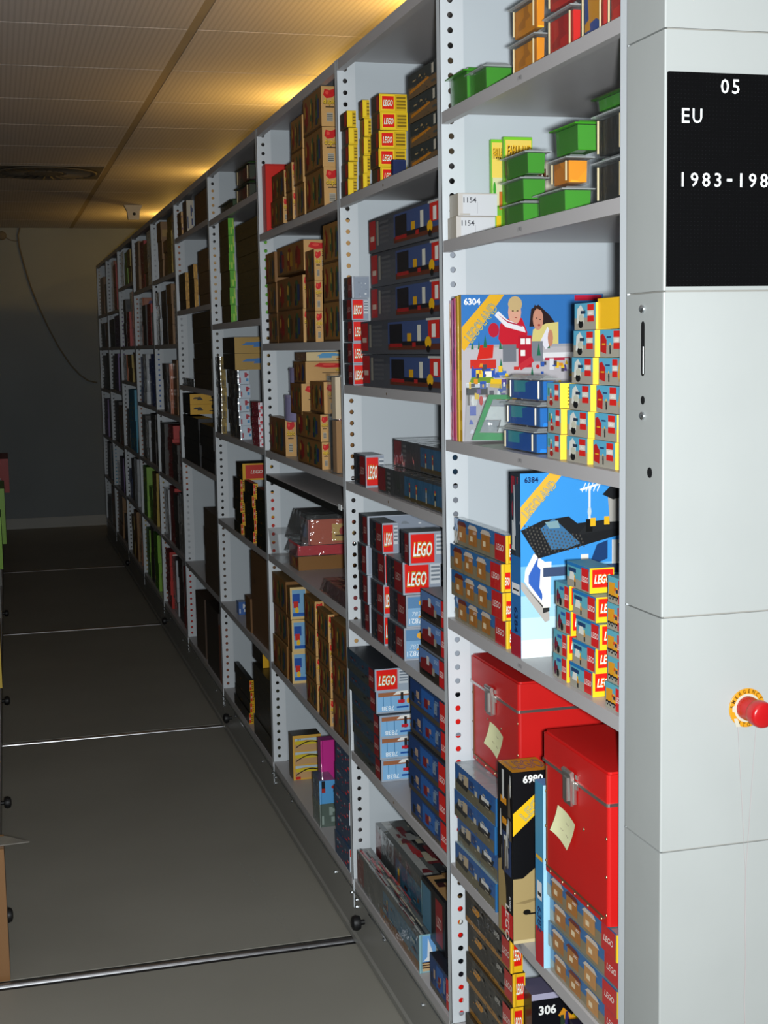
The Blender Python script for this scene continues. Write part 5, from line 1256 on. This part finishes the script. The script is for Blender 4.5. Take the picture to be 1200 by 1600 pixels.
zy = SY[-1].location.z+max(v.co.z for v in SY[0].data.vertices)+.001
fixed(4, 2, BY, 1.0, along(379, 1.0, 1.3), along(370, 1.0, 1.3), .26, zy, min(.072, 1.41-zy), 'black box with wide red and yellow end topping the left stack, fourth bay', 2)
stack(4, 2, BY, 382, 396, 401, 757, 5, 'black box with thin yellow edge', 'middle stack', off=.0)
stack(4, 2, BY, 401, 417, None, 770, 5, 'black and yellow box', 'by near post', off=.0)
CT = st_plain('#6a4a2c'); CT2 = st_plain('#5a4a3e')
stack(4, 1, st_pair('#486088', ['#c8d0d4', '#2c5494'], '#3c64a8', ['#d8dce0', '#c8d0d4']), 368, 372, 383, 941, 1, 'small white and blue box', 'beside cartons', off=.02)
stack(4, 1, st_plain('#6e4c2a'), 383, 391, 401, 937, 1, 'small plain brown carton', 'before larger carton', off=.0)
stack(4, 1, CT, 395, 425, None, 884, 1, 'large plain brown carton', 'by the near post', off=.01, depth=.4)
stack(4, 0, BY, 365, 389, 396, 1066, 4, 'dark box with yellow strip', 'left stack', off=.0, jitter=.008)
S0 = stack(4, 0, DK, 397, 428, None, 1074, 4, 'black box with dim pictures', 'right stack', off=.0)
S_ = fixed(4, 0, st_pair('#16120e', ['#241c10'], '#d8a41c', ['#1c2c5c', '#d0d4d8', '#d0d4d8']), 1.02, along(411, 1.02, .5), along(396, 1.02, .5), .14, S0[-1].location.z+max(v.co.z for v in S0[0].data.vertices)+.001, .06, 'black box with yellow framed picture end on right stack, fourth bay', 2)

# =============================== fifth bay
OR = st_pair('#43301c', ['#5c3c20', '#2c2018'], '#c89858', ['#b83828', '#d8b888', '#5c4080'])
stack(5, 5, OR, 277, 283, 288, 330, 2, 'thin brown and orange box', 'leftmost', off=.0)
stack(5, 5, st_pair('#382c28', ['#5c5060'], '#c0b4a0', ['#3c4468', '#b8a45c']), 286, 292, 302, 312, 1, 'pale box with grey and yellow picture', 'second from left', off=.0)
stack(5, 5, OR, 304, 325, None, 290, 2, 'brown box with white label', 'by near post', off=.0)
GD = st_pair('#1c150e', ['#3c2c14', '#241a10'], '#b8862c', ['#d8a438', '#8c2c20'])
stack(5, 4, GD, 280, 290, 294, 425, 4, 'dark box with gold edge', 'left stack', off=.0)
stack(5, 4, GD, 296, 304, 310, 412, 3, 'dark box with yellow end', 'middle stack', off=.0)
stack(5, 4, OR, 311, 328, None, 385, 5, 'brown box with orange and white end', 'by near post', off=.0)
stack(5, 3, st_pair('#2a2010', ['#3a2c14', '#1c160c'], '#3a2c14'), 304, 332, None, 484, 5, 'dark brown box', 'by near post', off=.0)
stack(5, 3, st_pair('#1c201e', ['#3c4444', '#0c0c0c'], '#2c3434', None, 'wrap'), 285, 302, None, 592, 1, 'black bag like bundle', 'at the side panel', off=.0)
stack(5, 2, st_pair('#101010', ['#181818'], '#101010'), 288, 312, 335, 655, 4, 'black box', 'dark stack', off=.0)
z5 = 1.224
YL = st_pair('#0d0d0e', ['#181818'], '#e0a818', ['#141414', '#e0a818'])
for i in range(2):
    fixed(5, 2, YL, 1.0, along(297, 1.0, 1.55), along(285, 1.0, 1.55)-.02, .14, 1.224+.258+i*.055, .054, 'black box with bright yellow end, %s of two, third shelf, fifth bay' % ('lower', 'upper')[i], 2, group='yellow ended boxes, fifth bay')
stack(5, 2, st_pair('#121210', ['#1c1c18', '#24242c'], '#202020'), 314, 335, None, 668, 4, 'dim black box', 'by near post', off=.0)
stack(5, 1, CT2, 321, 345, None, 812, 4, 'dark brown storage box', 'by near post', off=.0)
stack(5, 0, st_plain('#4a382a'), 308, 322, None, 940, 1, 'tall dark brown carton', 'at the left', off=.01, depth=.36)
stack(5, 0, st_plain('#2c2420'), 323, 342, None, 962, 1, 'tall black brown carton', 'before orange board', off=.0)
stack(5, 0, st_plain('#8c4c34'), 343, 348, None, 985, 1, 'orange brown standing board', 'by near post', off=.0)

# =============================== the far bays
PAL = {
 'brown': (st_pair('#5a4022', ['#7c5830', '#453018', '#8c6434', '#8c2c20'], '#8c6434', ['#6c2c1c', '#a88038']), 'brown'),
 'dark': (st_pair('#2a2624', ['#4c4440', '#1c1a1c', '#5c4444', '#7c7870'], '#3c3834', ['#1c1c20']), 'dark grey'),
 'red': (st_pair('#6c1818', ['#8c2020', '#501414', '#b0a8a0'], '#c03028', ['#d8d0c8']), 'dark red'),
 'green': (st_pair('#3c6c1c', ['#6ca028', '#2c4c1c', '#a8a030'], '#88b838', ['#d8d060', '#3c7c2c']), 'green and yellow'),
 'blue': (st_pair('#1c3474', ['#2c509c', '#18285c', '#8c98b0'], '#3468b8', ['#1c3474', '#c0ccd8']), 'blue'),
 'cyan': (st_pair('#1c6c90', ['#2c90b0', '#184c6c', '#b0a83c'], '#3ca0c0', ['#e0d040']), 'turquoise'),
 'silver': (st_pair('#6c6c70', ['#a8acb0', '#504c4c', '#c8c8cc'], '#c0c4c8', ['#e4e4e8', '#604040'], 'wrap'), 'shiny grey'),
 'multi': (st_pair('#4c2c24', ['#a03028', '#8c7434', '#c8b8a8', '#403848', '#1c1c20'], '#b86840', ['#c8c0b0', '#4c3c7c'], 'wrap'), 'brown and red patterned'),
 'gold': (st_pair('#5c4c18', ['#8c7424', '#30280c', '#a89040'], '#b89c3c', ['#d8c060', '#3c3c18']), 'gold patterned'),
 'violet': (st_pair('#3c2850', ['#5c3c78', '#241c30', '#8c7c9c'], '#7c5c98', ['#c8a8d0']), 'violet')}
PLAN = {
 (6, 5): 'brown brown gold', (6, 4): 'silver dark brown', (6, 3): 'dark multi brown', (6, 2): 'dark red dark', (6, 1): 'silver red dark', (6, 0): 'red silver dark',
 (7, 5): 'brown red brown', (7, 4): 'multi dark red', (7, 3): 'blue silver blue', (7, 2): 'dark silver dark', (7, 1): 'green green gold', (7, 0): 'green dark green',
 (8, 5): 'silver green gold', (8, 4): 'dark red multi', (8, 3): 'multi gold', (8, 2): 'dark cyan cyan', (8, 1): 'blue dark silver', (8, 0): 'gold brown multi',
 (9, 5): 'multi red silver', (9, 4): 'dark violet', (9, 3): 'dark violet dark', (9, 2): 'dark brown', (9, 1): 'silver violet dark', (9, 0): 'brown dark',
 (10, 5): 'brown dark', (10, 4): 'dark brown', (10, 3): 'dark dark', (10, 2): 'violet dark', (10, 1): 'dark cyan', (10, 0): 'dark brown'}
rg = random.Random(21)
WH = ['far stack', 'middle stack', 'near stack']
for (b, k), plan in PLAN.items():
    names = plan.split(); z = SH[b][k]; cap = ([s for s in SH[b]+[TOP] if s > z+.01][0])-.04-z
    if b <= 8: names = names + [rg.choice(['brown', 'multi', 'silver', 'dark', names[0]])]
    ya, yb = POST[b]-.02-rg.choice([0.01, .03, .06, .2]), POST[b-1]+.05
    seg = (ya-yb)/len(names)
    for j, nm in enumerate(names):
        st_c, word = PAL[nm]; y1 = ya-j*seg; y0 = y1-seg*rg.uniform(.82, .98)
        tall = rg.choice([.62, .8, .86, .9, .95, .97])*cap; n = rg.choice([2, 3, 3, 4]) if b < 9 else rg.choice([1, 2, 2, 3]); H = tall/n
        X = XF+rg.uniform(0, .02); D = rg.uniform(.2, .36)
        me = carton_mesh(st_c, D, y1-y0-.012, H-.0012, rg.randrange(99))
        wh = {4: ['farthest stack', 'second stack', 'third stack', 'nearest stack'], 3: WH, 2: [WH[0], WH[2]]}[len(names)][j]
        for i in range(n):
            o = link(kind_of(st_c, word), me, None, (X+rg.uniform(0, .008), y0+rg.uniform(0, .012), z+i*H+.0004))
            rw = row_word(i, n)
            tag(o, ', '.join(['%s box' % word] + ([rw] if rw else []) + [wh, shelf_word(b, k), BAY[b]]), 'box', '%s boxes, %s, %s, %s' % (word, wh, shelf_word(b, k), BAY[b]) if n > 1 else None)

# =============================== the rack on the left side of the aisle
XL = -.035
lr = empty('mobile_shelving', (XL-.25, 9.0, 0), -.007); tag(lr, 'grey shelving rack seen edge on at the left of the aisle', 'shelving')
def lpart(name, mb): 
    o = link(name, mb.data(name), lr); o.location = (-(XL-.25), -9.0, 0); return o
LP_Y = [4.25, 5.15, 6.4, 7.65, 8.9, 10.15, 11.4, 12.65, 13.9]
mb = MB(); mb.box(XL-.5, XL, LP_Y[0], LP_Y[-1], .012, .16, 'plinth'); lpart('carriage_plinth', mb)
mb = MB(); mb.box(XL-.5, XL, LP_Y[0], LP_Y[-1], TOP-.03, TOP, 'shelf'); lpart('canopy', mb)
for y in LP_Y:
    mb = MB(); mb.box(XL-.05, XL, y, y+.02, .16, TOP-.03, 'plinth'); mb.box(XL-.5, XL-.05, y+.004, y+.006, .16, TOP-.03, 'inner'); lpart('upright', mb)
for z in (.19, .6, 1.03, 1.44, 1.85, 2.26):
    mb = MB(); mb.box(XL-.5, XL+.002, LP_Y[0]+.021, LP_Y[-1]-.001, z-.025, z, 'shelf'); lpart('shelf', mb)
for y in (4.32, 5.45, 7.1, 9.55):
    mb = MB(); mb.lathe([(.008, 0), (.008, .012), (.020, .014), (.024, .026), (.020, .036), (.010, .040)], (XL, y, .10), (1, 0, 0), 'black', 18); smooth(lpart('rubber_buffer', mb))
# things on its shelves that show at the frame's edge
def left_box(st, y0, y1, z, H, D, label, ov=.0):
    me = carton_mesh(st, D, y1-y0, H, 3); o = link('toy_box', me, None, (XL+(y0-9)*.007-D+ov, y0, z+.0004), -.007); tag(o, label, 'box', 'boxes on the left rack')
left_box(st_plain('#8a6440'), 4.07, 4.20, 0.0, .40, .3, 'kraft carton standing on the floor against the end of the left rack', .026)
mb = MB(); pts = [(-.25, 4.08), (.03, 4.10), (-.035, 4.17), (-.25, 4.19)]
mb.mesh([(x, y, .4012) for x, y in pts]+[(x, y, .4042) for x, y in pts], [(3, 2, 1, 0), (4, 5, 6, 7), (0, 1, 5, 4), (1, 2, 6, 5), (2, 3, 7, 6), (3, 0, 4, 7)], 'sleeve')
tag(link('plastic_sleeve', mb.data('sleeve')), 'grey plastic sleeve with a pointed corner lying on the kraft floor carton', 'sleeve')
left_box(PAL['gold'][0], 5.25, 5.6, .60, .3, .3, 'gold patterned box at the lower left edge of the aisle', .03)
left_box(PAL['green'][0], 8.2, 8.6, .6, .3, .3, 'green box on the left rack', .03)
left_box(PAL['green'][0], 9.3, 9.9, .6, .36, .3, 'dim green box on the left rack, far up the aisle', .05)
left_box(PAL['red'][0], 12.75, 13.5, .6, .3, .3, 'red box near the far end of the left rack', .08)
